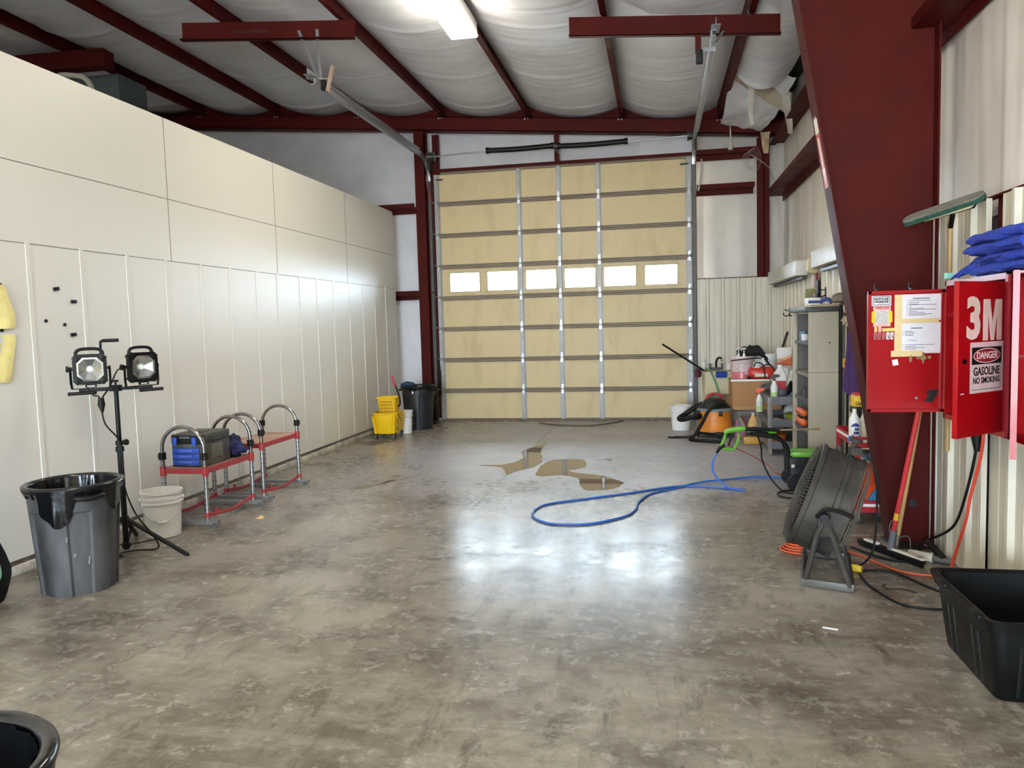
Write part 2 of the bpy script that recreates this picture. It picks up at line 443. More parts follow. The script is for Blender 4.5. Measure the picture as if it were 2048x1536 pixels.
# ------------------------------------------------------------------ overhead door
door = thing('door_1', 'tan sectional overhead door with six small windows', 'door', (-1.6, D, 0), world=True)
door['kind'] = 'structure'; del door['label']; del door['category']
H8 = 4.2672 / 8; XL, XR = -3.665, .455
WINX = [(-3.53, -2.985), (-2.872, -2.328), (-2.205, -1.667), (-1.547, -1.013), (-.89, -.348), (-.222, .318)]
WZ0, WZ1 = 2.217, 2.56
for k in range(8):
    z0, z1 = k * H8 + .0003, (k + 1) * H8 - .0003
    b = B()
    if k == 4:
        xs = [XL - .09] + [x for w in WINX for x in w] + [XR + .09]
        b.box(((XL + XR) / 2, D + .025, (z0 + WZ0) / 2), (XR - XL + .18, .05, WZ0 - z0))
        b.box(((XL + XR) / 2, D + .025, (z1 + WZ1) / 2), (XR - XL + .18, .05, z1 - WZ1))
        for i in range(0, len(xs), 2): b.box(((xs[i] + xs[i + 1]) / 2, D + .025, (WZ0 + WZ1) / 2), (xs[i + 1] - xs[i], .05, WZ1 - WZ0))
    else:
        b.box(((XL + XR) / 2, D + .025, (z0 + z1) / 2), (XR - XL + .18, .05, z1 - z0))
    if k < 7: b.box(((XL + XR) / 2, D + .044, z1), (XR - XL + .18, .01, .05))
    sec = obj('door_section', b, DOORTAN, door)
    b = B().box(((XL + XR) / 2, D - .01, z1 - .012), (XR - XL + .2, .05, .018)).box(((XL + XR) / 2, D - .012, z1 - .04), (XR - XL + .2, .03, .018))
    if k < 7: b.box(((XL + XR) / 2, D - .01, z1 + .016), (XR - XL + .2, .05, .016))
    if k == 0: b.box(((XL + XR) / 2, D - .006, .02), (XR - XL + .2, .05, .035))
    obj('section_rail', b, RAIL, sec, world=True)
    for i, x in enumerate((XL - .045, -2.278, -1.608, -.95, XR + .045)):
        wd = .075 if i in (0, 4) else .055
        b = B().box((x, D - .018, (z0 + z1) / 2), (wd, .034, z1 - z0 - .055))
        for e in (-1, 1): b.box((x + e * (wd / 2 + .01), D - .003, (z0 + z1) / 2), (.02, .005, z1 - z0 - .07))
        obj('stile', b, GALVP, sec, world=True)
        b = B()
        if k < 7:
            b.box((x, D - .042, z1 - .03), (.042, .014, .09)); b.cyl((x - .03, D - .05, z1), (x + .03, D - .05, z1), .011, n=10)
            b.box((x, D - .042, z1 + .05), (.034, .012, .07))
            if i in (0, 4):
                e = -1 if i == 0 else 1
                b.cyl((x, D - .07, z1 + .02), (x + e * .1, D - .07, z1 + .02), .008, n=8); b.cyl((x + e * .07, D - .07, z1 + .02), (x + e * .1, D - .07, z1 + .02), .026, n=12)
            obj('hinge', b, GALV, sec, world=True)
PANE = bpy.data.materials.new('window_glass'); PANE.use_nodes = True
nt = PANE.node_tree; nt.nodes.clear()
o_ = nt.nodes.new('ShaderNodeOutputMaterial'); t_ = nt.nodes.new('ShaderNodeBsdfTransparent'); g_ = nt.nodes.new('ShaderNodeBsdfGlossy')
t_.inputs['Color'].default_value = (.93, .95, .95, 1); g_.inputs['Roughness'].default_value = .03
fr_ = nt.nodes.new('ShaderNodeFresnel'); fr_.inputs['IOR'].default_value = 1.45; mx_ = nt.nodes.new('ShaderNodeMixShader')
nt.links.new(fr_.outputs[0], mx_.inputs[0]); nt.links.new(t_.outputs[0], mx_.inputs[1]); nt.links.new(g_.outputs[0], mx_.inputs[2]); nt.links.new(mx_.outputs[0], o_.inputs[0])
for a, c in WINX:
    b = B(); cx, cz = (a + c) / 2, (WZ0 + WZ1) / 2
    for s, e in ((.02, 1), ):
        b.box((cx, D - .002, WZ1 - .006), (c - a + .03, .024, .024)).box((cx, D - .002, WZ0 + .006), (c - a + .03, .024, .024))
        b.box((a + .006, D - .002, cz), (.024, .024, WZ1 - WZ0)).box((c - .006, D - .002, cz), (.024, .024, WZ1 - WZ0))
    wf = obj('window_frame', b, TANFRAME, door)
    obj('pane', B().box((cx, D + .03, cz), (c - a, .006, WZ1 - WZ0)), PANE, wf, world=True)
b = B().box((.43, D - .05, 4.13), (.13, .05, .018)).box((-3.64, D - .05, 4.13), (.11, .05, .018)); obj('top_bracket', b, DARKST, door)

def ztr(x):  # end of horizontal track at the hanger beams
    return 4.5
# vertical + horizontal tracks
def track(x, side, zend, xend):
    t = thing('door_track', 'galvanized overhead door track curving from the %s jamb out under the roof' % side, 'track', (x, 12.72, 0), world=True)
    R = .36; z1 = 4.1
    arc = [(x, 12.72 - R + R * math.cos(a), z1 + R * math.sin(a)) for a in [i * PI / 2 / 10 for i in range(11)]]
    pr = [(-.026, -.02), (.026, -.02), (.03, .0), (.026, .022), (.018, .022), (.02, -.008), (-.02, -.008), (-.018, .022), (-.026, .022), (-.03, 0)]
    s = 1 if side == 'left' else -1
    obj('vertical_track', B().tube([(x, 12.72, .02)] + arc[:1], .02, prof=pr, up=(0, -1, 0)), mat('weathered_track', '#55544f', .5, .5), t)
    path = arc + [(xend, 8.3, zend)]
    obj('horizontal_track', B().tube(path, .02, prof=[(a * 1.2, c * 1.3) for a, c in pr], up=(-s, 0, .01)), GALV, t)
    b = B().tube([(x - s * .02, 12.3, 4.50), (xend - s * .02, 8.2, zend + .045)], .01, prof=[(-.045, -.004), (.045, -.004), (.045, .004), (.004, .004), (.004, .07), (-.004, .07), (-.004, .004), (-.045, .004)], up=(0, 0, 1))
    obj('track_angle', b, GALV, t)
    b = B()
    for z in (.5, 1.6, 2.7, 3.7): b.box((x, 12.79, z), (.04, .08, .04))
    b.box((x + s * .02, 12.80, 2.1), (.02, .05, 4.1))
    obj('jamb_bracket', b, DARKST, t)
    return t
track(-3.80, 'left', 4.44, -3.80)
track(.575, 'right', 4.545, .585)

t = thing('torsion_spring_shaft', 'steel torsion shaft carrying black springs above the overhead door', 'shaft', (-1.58, 12.44, 4.46), world=True)
obj('shaft', B().tube([(-3.73, 12.44, 4.442), (-2.66, 12.44, 4.471), (-1.58, 12.44, 4.464), (-.49, 12.44, 4.464), (.61, 12.44, 4.494)], .0125, 10), GALV, t)
for x0, x1, za, zc in ((-2.733, -1.618, 4.481, 4.486), (-1.559, -.444, 4.471, 4.473)):
    pts = cat([(x0, 12.44, za), ((x0 + x1) / 2, 12.44, (za + zc) / 2 - .012), (x1, 12.44, zc)], 30)
    b = B(); n = len(pts)
    b.tube(pts, [.044 if i % 2 else .041 for i in range(n)], 16)
    b.cyl(pts[0], pts[0] + V((.05, 0, .001)), .05); b.cyl(pts[-1] - V((.05, 0, 0)), pts[-1], .05)
    obj('spring', b, BLACKP, t)
obj('center_bearing', B().box((-1.589, 12.56, 4.46), (.03, .25, .12)).cyl((-1.618, 12.44, 4.474), (-1.559, 12.44, 4.474), .055), DARKST, t)
for x in (-3.67, .533):
    z = 4.446 if x < 0 else 4.492
    obj('cable_drum', B().cyl((x - .05, 12.44, z), (x + .05, 12.44, z), .075, .06, 24).cyl((x + .05, 12.44, z), (x + .06, 12.44, z), .082, n=24).cyl((x - .06, 12.44, z), (x - .05, 12.44, z), .082, n=24), DARKST, t)
    obj('end_bearing_plate', B().box((x + (-.07 if x < 0 else .075), 12.58, z - .1), (.012, .36, .2)), DARKST, t)

# ------------------------------------------------------------------ red steel
def zsec(p, q, web=.2, fl=.065, t=.006, side=1, dn=V((0, 0, -1))):
    """Z purlin swept from p to q: web vertical, bottom flange toward side, top flange opposite."""
    pr = [(-t / 2, 0), (t / 2, 0), (t / 2, 0)]
    s = side
    pts = [(0, 0), (s * fl, 0), (s * fl, .02), (s * (fl - t), .02), (s * (fl - t), t), (s * t / 2, t), (s * t / 2, web), (-s * fl, web), (-s * fl, web - t), (-s * t / 2, web - t), (-s * t / 2, 0)]
    return B().tube([p, q], 1, prof=pts, up=(0, 0, 1))
names = ['first purlin in from the right-hand eave', 'second purlin from the right, above the right half of the door', 'purlin above the middle of the door, passing the light fixture',
         'purlin over the door\'s left jamb, right of the left track', 'purlin just left of the left door track', 'second purlin left of the left door track', 'leftmost long purlin above the booth wall']
for i, x in enumerate(PX[1:8]):
    b = zsec((x, -6.95, roofz(x)), (x, 12.9, roofz(x)))
    solo('roof_purlin', b, RED, 'dark red steel ' + names[i], 'purlin', 'roof purlins', loc=(x, 2.9, roofz(x)))
for x in PX[8:11]:
    b = zsec((x, -6.95, roofz(x)), (x, 12.9, roofz(x)))
    solo('roof_purlin', b, RED, 'dark red roof purlin hidden above the booth roof', 'purlin', 'roof purlins', loc=(x, 2.9, roofz(x)))
b = zsec((1.83, -6.9, 4.33), (1.83, 12.8, 4.33), .2, .09, side=-1)
b.box((1.9, 2.95, 4.36), (.12, 19.7, .012))
solo('eave_strut', b, RED, 'dark red eave strut running along the top of the right wall', 'strut')
# end-wall rafter
ra = lambda x: 4.598 - .0833 * x
b = B().add([(2.0, 12.56, ra(2.0)), (-14.1, 12.56, ra(-14.1)), (-14.1, 12.56, ra(-14.1) + .225), (2.0, 12.56, ra(2.0) + .225),
             (2.0, 12.58, ra(2.0)), (-14.1, 12.58, ra(-14.1)), (-14.1, 12.58, ra(-14.1) + .225), (2.0, 12.58, ra(2.0) + .225)],
            [(0, 1, 2, 3), (7, 6, 5, 4), (0, 4, 5, 1), (2, 6, 7, 3), (0, 3, 7, 4), (1, 5, 6, 2)])
for dz in (0, .213):
    b.add([(x, y, ra(x) + dz + e) for x in (2.0, -14.1) for y in (12.56, 12.76) for e in (0, .012)], [(0, 1, 3, 2), (4, 6, 7, 5), (0, 4, 5, 1), (2, 3, 7, 6), (0, 2, 6, 4), (1, 5, 7, 3)])
b.add([(x, y, ra(x) + dz) for x in (2.0, -14.1) for y in (12.745, 12.76) for dz in (.2, .5)], [(0, 1, 3, 2), (4, 6, 7, 5), (0, 4, 5, 1), (2, 3, 7, 6), (0, 2, 6, 4), (1, 5, 7, 3)])
raf = solo('end_wall_rafter', b, RED, 'long dark red rafter across the end wall above the overhead door', 'rafter')
WORLD[raf.name] = True
for x in PX[1:8]:
    for dx in (-.02, .03): obj('bolt', B().cyl((x + dx, 12.55, ra(x) + .2), (x + dx, 12.562, ra(x) + .2), .012, n=8), GALV, raf)

def ibeam(x, y0, w, d, z0, z1, m=RED):
    b = B().box((x, y0 + .006, (z0 + z1) / 2), (w, .012, z1 - z0)).box((x, y0 + d - .006, (z0 + z1) / 2), (w, .012, z1 - z0))
    return b.box((x, y0 + d / 2, (z0 + z1) / 2), (.012, d, z1 - z0))
t = solo('steel_column', ibeam(-3.925, 12.58, .165, .24, 0, ra(-3.9)), RED, 'dark red steel column left of the overhead door behind the black trash can', 'column')
t = solo('steel_column', ibeam(1.63, 12.585, .16, .24, 0, ra(1.63)), RED, 'dark red steel column right of the door in the far corner', 'column')
b = B().box((-3.69, 12.80, 4.55), (.11, .06, .66)).box((-3.765, 12.82, 2.3), (.045, .08, 4.5))
solo('door_jamb', b, RED, 'dark red left jamb of the overhead door', 'jamb')
b = B().box((.585, 12.82, 2.15), (.06, .08, 4.3))
solo('door_jamb', b, RED, 'dark red right jamb of the overhead door', 'jamb')
b = B().box((-1.6, 12.87, 4.285), (4.4, .1, .03)).box((-1.6, 12.815, 4.292), (4.4, .02, .045)).box((-1.6, 12.8, 4.262), (4.4, .04, .012))
solo('door_header', b, RED, 'thin dark red header along the top of the overhead door', 'header')
solo('spring_post', B().box((-1.61, 12.72, 4.53), (.075, .06, .56)), RED, 'short dark red post carrying the middle of the torsion springs', 'post')
def girt(x0, x1, z, y=12.66, d=.2):
    b = B().box(((x0 + x1) / 2, y + d / 2, z), (x1 - x0, d, .006)).box(((x0 + x1) / 2, y, z + .03), (x1 - x0, .006, .07)).box(((x0 + x1) / 2, y + d, z - .04), (x1 - x0, .006, .09))
    return b
solo('wall_girt', girt(.62, 1.5, 3.70), RED, 'dark red horizontal girt between the door and the far right column, at door-top height', 'girt')
solo('wall_girt', girt(.62, 1.56, 4.24, d=.15), RED, 'upper dark red girt level with the door header, far right', 'girt')
solo('wall_girt', girt(-9, -4.06, 3.68), RED, 'dark red girt behind the booth wall\'s top corner, left of the column', 'girt')
solo('wall_girt', girt(-9, -4.02, 2.2), RED, 'lower dark red girt between booth wall end and left column', 'girt')
b = B().box((1.82, 2.95, 3.545), (.24, 19.7, .006)).box((1.70, 2.95, 3.58), (.006, 19.7, .075)).box((1.94, 2.95, 3.5), (.006, 19.7, .09))
solo('wall_girt', b, RED, 'long dark red girt running along the right wall at 3.5 metres', 'girt')
b = B().box((1.73, 12.72, 3.63), (.3, .08, .05))
solo('girt_clip', b, RED, 'small dark red clip joining the right girt to the far corner column', 'clip')
b = B().tube([(1.52, 12.66, 4.2), (1.72, 12.6, 4.44)], .02, prof=[(-.03, -.02), (.03, -.02), (.03, .02), (-.03, .02)])
solo('flange_brace', b, RED, 'short diagonal red brace at the top of the far right column', 'brace')
solo('girt_rod', B().cyl((-4.02, 12.7, 2.235), (-3.76, 12.74, 2.225), .014, n=10), RED, 'thin red rod from the lower left girt to the door track', 'rod')
# tapered main column, right
t = thing('tapered_column', 'big dark red tapered steel column with arrow sticker on the right', 'column', (1.72, 5.75, 0), world=True)
def web(y0, y1):
    b = B(); vs = []
    for y in (y0, y1): vs += [(1.605, y, 0), (1.845, y, 0), (1.845, y, 4.9), (.78, y, 4.9)]
    return b.add(vs, [(0, 1, 2, 3), (7, 6, 5, 4), (0, 4, 5, 1), (1, 5, 6, 2), (2, 6, 7, 3), (3, 7, 4, 0)])
obj('web', web(5.745, 5.755), RED, t)
sl = (.78 - 1.605) / 4.9
b = B(); w2 = .1
vs = [(1.605 + sl * z + e, 5.75 + y, z) for z in (0, 4.9) for y in (-w2, w2) for e in (-.012, 0)]
b.add(vs, [(0, 1, 3, 2), (4, 6, 7, 5), (0, 4, 5, 1), (2, 3, 7, 6), (0, 2, 6, 4), (1, 5, 7, 3)])
obj('inner_flange', b, RED, t)
obj('outer_flange', B().box((1.85, 5.75, 2.3), (.012, .2, 4.6)), RED, t)
obj('base_plate', B().box((1.72, 5.75, .012), (.3, .24, .024)), DARKST, t)
obj('cable_hole', B().cyl((1.745, 5.742, .3), (1.745, 5.744, .3), .03, n=16), BLK, t)
def on_flange(z, dx=.0): return V((1.605 + sl * z - .012 - dx, 5.75, z))
Mf = frame(on_flange(2.75, .002), (0, -1, 0), (sl, 0, 1))
st = obj('arrow_sticker', B().prism([(-.055, -.23), (.055, -.23), (.055, .25), (-.055, .25)], .001, Mf), mat('sticker_red', '#b3312a', .4), t)
b = B().prism([(-.02, -.07), (.02, -.07), (.02, .12), (-.02, .12)], .0008, Mf @ Matrix.Translation((0, 0, .0012)))
b.prism([(0, -.21), (.042, -.1), (.018, -.09), (.018, -.07), (-.018, -.07), (-.018, -.09), (-.042, -.1)], .0008, Mf @ Matrix.Translation((0, 0, .0012)))
b.prism([(-.05, .15), (.05, .15), (.05, .24), (.02, .27), (0, .24), (-.02, .27), (-.05, .24)], .0008, Mf @ Matrix.Translation((0, 0, .0012)))
obj('arrow', b, WHITE, st, world=True)
rafm = B()
for z in (4.62, 5.02):
    rafm.add([(x, y, z - .0833 * x + e - (.25 if z < 5 and x > .5 else 0)) for x in (1.9, -4.3) for y in (5.65, 5.85) for e in (0, .012)], [(0, 1, 3, 2), (4, 6, 7, 5), (0, 4, 5, 1), (2, 3, 7, 6), (0, 2, 6, 4), (1, 5, 7, 3)])
rafm.add([(x, y, z - .0833 * x) for x in (1.9, -4.3) for y in (5.745, 5.755) for z in (4.4 if x > 0 else 4.62, 4.82)], [(0, 1, 3, 2), (4, 6, 7, 5), (0, 4, 5, 1), (2, 3, 7, 6), (0, 2, 6, 4), (1, 5, 7, 3)])
# hanger beams for the tracks
def hanger(x0, x1, y, lab, ntext):
    t = thing('track_hanger_beam', lab, 'beam', ((x0 + x1) / 2, y, roofz((x0 + x1) / 2) - .2), world=True)
    b = B(); z = lambda x: roofz(x) - .222
    for dy0, dy1, dz0, dz1 in ((-.004, .004, 0, .218), (-.06, 0, 0, .008), (0, .06, .21, .218), (-.06, -.052, 0, .02), (.052, .06, .198, .218)):
        b.add([(x, y + q, z(x) + e) for x in (x0, x1) for q in (dy0, dy1) for e in (dz0, dz1)], [(0, 1, 3, 2), (4, 6, 7, 5), (0, 4, 5, 1), (2, 3, 7, 6), (0, 2, 6, 4), (1, 5, 7, 3)])
    obj('channel', b, RED, t)
    for x in PX:
        if x0 < x < x1: obj('bolt', B().cyl((x, y - .03, z(x) + .21), (x, y - .03, z(x) + .25), .012, n=8), GALV, t)
    if ntext:
        M = frame((ntext, y - .0055, z(ntext) + .11), (1, 0, -.0833), (0, 0, 1))
        obj('stencil', B().text('U.S. 8/21000002/1', M, .05, .001, sx=1.25), mat('stencil_ink', '#35120f', .6), t)
    return t
hanger(-5.50, -3.34, 8.465, 'dark red hanger beam under the purlins above the left door track', -4.62)
hanger(-.91, 1.265, 8.5, 'dark red hanger beam under the purlins above the right door track', 0)
# track hangers
t = thing('track_hanger', 'perforated galvanized angles hanging the left door track end', 'hanger', (-3.8, 8.45, 4.4), world=True)
L_ = [(-.014, -.002), (.014, -.002), (.014, .002), (-.010, .002), (-.010, .026), (-.014, .026)]
obj('diagonal_strap', B().tube([(-4.02, 8.43, 5.06), (-3.80, 8.42, 4.50)], 1, prof=L_), GALV, t)
obj('vertical_strap', B().tube([(-3.80, 8.44, 5.06), (-3.77, 8.42, 4.48)], 1, prof=L_), GALV, t)
obj('cross_bracket', B().tube([(-3.93, 8.42, 4.515), (-3.62, 8.40, 4.475)], 1, prof=[(-.02, -.004), (.02, -.004), (.02, .004), (-.02, .004)]), mat('bright_zinc', '#d6d3c4', .4, .5), t)
obj('rubber_bumper', B().box((-3.71, 8.38, 4.41), (.055, .05, .12), ch=.01), BLACKR, t)
obj('spring_bumper', B().tube([(-3.66, 8.36, 4.33), (-3.645, 8.37, 4.40), (-3.60, 8.4, 4.62)], 1, prof=[(-.024, -.012), (.024, -.012), (.024, .012), (-.024, .012)]), mat('bumper_zinc', '#b69f90', .4, .5), t)
t = thing('track_hanger', 'galvanized hanger with black bumper on the right door track end', 'hanger', (.55, 8.45, 4.4), world=True)
obj('diagonal_strap', B().tube([(.70, 8.46, 4.6), (.62, 8.42, 4.48)], 1, prof=L_), GALV, t)
obj('vertical_strap', B().tube([(.56, 8.46, 4.6), (.57, 8.42, 4.48)], 1, prof=L_), GALV, t)
obj('cross_bracket', B().box((.515, 8.44, 4.43), (.2, .006, .045)), GALV, t)
obj('bumper_arm', B().box((.44, 8.44, 4.49), (.06, .04, .18)), RED, t)
obj('rubber_bumper', B().box((.45, 8.43, 4.36), (.07, .06, .14), ch=.008), BLACKR, t)
# light fixtures under the roof
def fixture(x, y, lab, first=None):
    if first: return dup(first, (x, y, roofz(x) - .16), None, lab)
    t = thing('ceiling_light', lab, 'light', (x, y, roofz(x) - .16), group='bay lights')
    obj('housing', B().box((0, 0, .07), (.29, 1.3, .15), ch=.012), WHITEP, t)
    obj('diffuser', B().rings([[(x * .148, y * .633, -.004) for x, y in rrect(2, 2, .02, 1)], [(x * .155, y * .635, -.014) for x, y in rrect(2, 2, .02, 1)], [(x * .145, y * .63, -.03) for x, y in rrect(2, 2, .02, 1)]]), mat('lit_diffuser', '#ffffff', .5, emit='#fff3dd', estr=63), t)
    obj('led_strip', B().box((0, -.645, -.02), (.2, .006, .02)), mat('led_yellow', '#f3d999', .5, emit='#ffd890', estr=1.1), t)
    return t
fx = fixture(-2.09, 7.93, 'bright white bay light hung under the purlin near the top of the view')
fixture(-2.09, 2.2, 'bright white bay light out of view, overhead behind the camera\'s left', fx)
fixture(-.4, -2.6, 'bright white bay light out of view near the open doorway', fx)
fixture(-9.4, 5.6, 'added bay light out of view above the booth roof, brightening the far left', fx)  # fill light, added out of view to brighten the far left
# torn blanket at the far right corner
t = thing('torn_insulation', 'torn ceiling insulation drooping from the far right corner with hanging strips', 'insulation', (1.4, 11.6, 4.4), world=True)
def flap(u, v):      # u across from the purlin to the wall, v from the seam down to the rafter
    x = .98 + (.82 - .22 * v + .03 * nz(v * 6, 3)) * u; y = 10.78 + (1.72 + .06 * nz(u * 5, 8)) * v
    z = 5.04 - .0833 * x - .10 * math.sin(PI * v) - .30 * v - .10 * u * v - .12 * u * (1 - v) + .05 * nz(u * 2.5, v * 3, 2) + .02 * nz(u * 8, v * 8, 4)
    return (x, y, z)
obj('flap', B().grid(flap, 24, 30, back=.012), INSUL, t)
FIB = mat('stained_fibreglass', '#8a6a3c', .9, col2='#c8b79c', scale=9, bump=.6, bscale=30)
def fold(u, v):
    x = 1.0 + .82 * u; y = 10.75 + .5 * u + .18 * v
    return (x, y, 4.93 - .24 * u - .24 * v * (.25 + u * .85) + .02 * nz(u * 4, v * 4, 7))
obj('folded_edge', B().grid(fold, 20, 8, back=.02), mat('dirty_vinyl', '#b3a690', .7, col2='#5a4632', scale=7, lo=.5, hi=.8), t)
def strip(pts, w, m, name, seed):
    P = cat(pts, 8); n = len(P)
    obj(name, B().grid(lambda u, v: (P[int(u * (n - 1))] + V(((v - .5) * w * (1 - .5 * u), .03 * nz(u * 3, v, seed), 0))), n - 1, 3, back=.006), m, t)
strip([(1.27, 11.0, 4.80), (1.26, 10.98, 4.6), (1.25, 10.98, 4.4), (1.27, 10.98, 4.24)], .09, mat('vinyl_strip', '#c0b8a8', .6, var=.1), 'hanging_strip', 1)
strip([(1.72, 11.2, 4.73), (1.75, 11.2, 4.5), (1.78, 11.18, 4.3), (1.79, 11.15, 4.12)], .12, MATS['vinyl_strip'], 'hanging_strip', 2)
strip([(1.62, 12.35, 4.44), (1.62, 12.36, 4.3), (1.63, 12.34, 4.12)], .14, FIB, 'hanging_fibreglass', 3)
b = B().lathe([(.005, 4.64), (.008, 4.5), (.02, 4.3), (.04, 4.21), (.036, 4.2), (.0, 4.21)], (1.105, 12.3, 0), 12).cyl((1.105, 12.3, 4.63), (1.105, 12.2, 5.02), .008, n=8).box((1.1, 12.3, 4.62), (.22, .02, .014))
solo('hanging_rod', b, mat('dirty_white_rod', '#b9b2a3', .6), 'thin pale rod with a cone end hanging from the roof near the right column', 'rod')
b = B()
for k in range(4):
    a = k * .7; b.tube([(1.4 + .09 * math.cos(q + a) + .03 * k, 12.55, 4.0 + (.12 + .02 * k) * math.sin(q + a) + .08) for q in [i * PI / 8 for i in range(16)]], .003, 5, closed=True)
b.tube([(1.42, 12.55, 4.16), (1.55, 12.5, 4.06), (1.7, 12.5, 3.92), (1.78, 12.55, 3.72)], .006, 6, k=6)
solo('wire_coil', b, mat('pale_wire', '#a49c8f', .6), 'loose coil of pale wire hanging beside the far right column', 'wire')
b = B().tube([(.69, 12.6, 4.15), (.69, 12.6, 3.95), (.64, 12.6, 3.66)], .014, 8, k=6)
solo('conduit', b, mat('pale_conduit', '#b1aea6', .5), 'short pale conduit hanging right of the door\'s upper right corner', 'conduit')
solo('red_air_line', B().tube([(-3.85, 12.7, 4.2), (-3.82, 12.68, 4.0), (-3.76, 12.66, 3.75)], .016, 8, k=6), mat('dull_red_hose', '#7a3a36', .5), 'dull red hose looping behind the left door track', 'hose')
# above the booth at the far left
b = B().add([(x, y, z - .02 * x) for x in (-7.3, -13.5) for y in (9.4, 9.6) for z in (5.13, 5.36)], [(0, 1, 3, 2), (4, 6, 7, 5), (0, 4, 5, 1), (2, 3, 7, 6), (0, 2, 6, 4), (1, 5, 7, 3)])
solo('mezzanine_beam', b, RED, 'dark red beam above the booth at the upper left edge', 'beam')
b = B().box((-8.15, 10.1, 4.6), (1.5, .6, 1.4)).box((-8.2, 9.79, 4.6), (.02, .02, 1.4))
solo('air_duct', b, mat('blue_grey_duct', '#5c666c', .5, .4), 'grey metal duct box above the booth\'s upper left edge', 'duct')
b = B().tube([(-7.9, 9.0, 4.5), (-7.75, 9.0, 5.0), (-7.45, 9.0, 5.03), (-7.25, 9.0, 4.95), (-7.15, 9.0, 4.7)], .035, 10, k=6)
solo('flexible_conduit', b, mat('pale_flex', '#c9c7bf', .5), 'pale curved conduit in front of the grey duct, upper left', 'conduit')
# shutter housings high on the right wall
def housing(y0, y1, z0, z1, lab):
    t = thing('shutter_housing', lab, 'housing', (1.75, (y0 + y1) / 2, z0), group='housings along the right wall', world=True)
    m = mat('off_white_housing', '#cfccc2', .45, var=.07)
    obj('casing', B().box((1.76, (y0 + y1) / 2, (z0 + z1) / 2), (.15, y1 - y0, z1 - z0), ch=.012), m, t)
    obj('mounting_rail', B().box((1.79, (y0 + y1) / 2 - .1, z0 - .03), (.06, y1 - y0 - .1, .03)), DARKST, t)
    return t
housing(10.15, 12.7, 2.15, 2.34, 'far off-white box housing on the right wall by the corner')
housing(7.0, 9.15, 2.17, 2.36, 'nearer off-white box housing on the right wall, next to the tapered column')
b = B().lathe([(.03, 0), (.075, .05), (.08, .16), (.06, .22), (0, .23)], (0, 0, 0), 16, Matrix.Translation((1.78, 9.55, 2.13)) @ Matrix.Rotation(.5, 4, 'X'))
solo('cable_bundle', b, CREAM, 'yellowed bundle hanging between the two wall housings', 'bundle')
# ------------------------------------------------------------------ left side
def trash_can(name, label, loc, m, facets, flap, h=.69, rb=.222, rt=.272, hz=(0, PI), seed=0):
    t = thing(name, label, 'trash can', loc)
    n = 216
    def rad(a, z):
        f = z / h; r = rb + (rt - rb) * f
        if z < h * .78: r -= .015 * min(1, max(0, math.sin(a * facets) * 14 + .5))
        return r
    rg = []
    for z in (0, .012, .2, .4, h * .77, h * .79, h * .9, h - .02): rg.append([(rad(2 * PI * j / n, z) * math.cos(2 * PI * j / n), rad(2 * PI * j / n, z) * math.sin(2 * PI * j / n), z) for j in range(n)])
    b = B().rings(rg, cap1=False)
    b.lathe([(rt - .004, h - .02), (rt - .036, h * .76), (rb - .026, .015)], n=40)
    obj('body', b, m, t, 25)
    b = B().tube([((rt + .004) * math.cos(a), (rt + .004) * math.sin(a), h - .01) for a in [2 * PI * i / 48 for i in range(48)]], .017, 8, closed=True)
    obj('rim', b, BLACKP, t)
    for a in hz:
        p = [V(((rt + d) * math.cos(a + e), (rt + d) * math.sin(a + e), h - z)) for d, e, z in ((-.01, -.3, .05), (.035, -.24, .055), (.045, 0, .062), (.035, .24, .055), (-.01, .3, .05))]
        obj('handle', B().tube(p, .016, 10, k=5), BLACKP, t)
    def skirt(u, v):
        a = 2 * PI * u; d = flap(a) * v
        r = rt + .022 + .006 * math.sin(a * 23) * v + .012 * nz(math.cos(a) * 4, math.sin(a) * 4, seed + v * 2) * v - .02 * v
        return (r * math.cos(a), r * math.sin(a), h + .006 - d - (.012 * v))
    def lip(u, v):
        a = 2 * PI * u; w = PI * v
        r = rt + .003 + .02 * math.cos(PI - w) * -1; 
        return ((rt + .003 - .021 * math.cos(w)) * math.cos(a), (rt + .003 - .021 * math.cos(w)) * math.sin(a), h + .0 + .016 * math.sin(w))
    def inner(u, v):
        a = 2 * PI * u
        r = rt - .02 - v * (.03 + (rt - rb) * .5 / h) - .02 * abs(nz(math.cos(a) * 5, math.sin(a) * 5, v * 1.5 + seed)) - .010 * math.sin(a * 9 + 3 * v) ** 2 * v
        return (r * math.cos(a), r * math.sin(a), h - .5 * v)
    b = B().grid(skirt, 140, 8).grid(lip, 140, 6).grid(inner, 140, 14)
    b.lathe([(rt - .075, h - .49), (.0, h - .52)], n=24)
    obj('bag_liner', b, BLACKG, t, 60)
    return t
def angd(a, c): return abs((a - c + PI) % (2 * PI) - PI)
cam_a = math.atan2(-4.25, 3.74)            # direction of the viewer seen from the near can
tc1 = trash_can('trash_can', 'large scuffed grey-black trash can with black bag liner, in the left foreground', (-3.745, 4.27, 0), DUSTB, 6,
          lambda a: .05 + .16 * max(0, 1 - (angd(a, cam_a - .42) / .45) ** 4) * (1 + .15 * math.sin(a * 9)) + .12 * max(0, 1 - (angd(a, cam_a + .95) / .32) ** 2), hz=(cam_a + .28, cam_a + PI + .5), seed=1)
b = B()
for a, z, l in ((cam_a + .22, .2, .05), (cam_a - .25, .36, .03), (cam_a - .1, .26, .02)):
    r = .222 + .05 * z / .69 + .003
    b.tube([(r * math.cos(a), r * math.sin(a), z), ((r + .003) * math.cos(a + .03), (r + .003) * math.sin(a + .03), z + l)], .003, 5)
obj('scratch', b, mat('pale_scratch', '#a9abb0', .8), tc1)
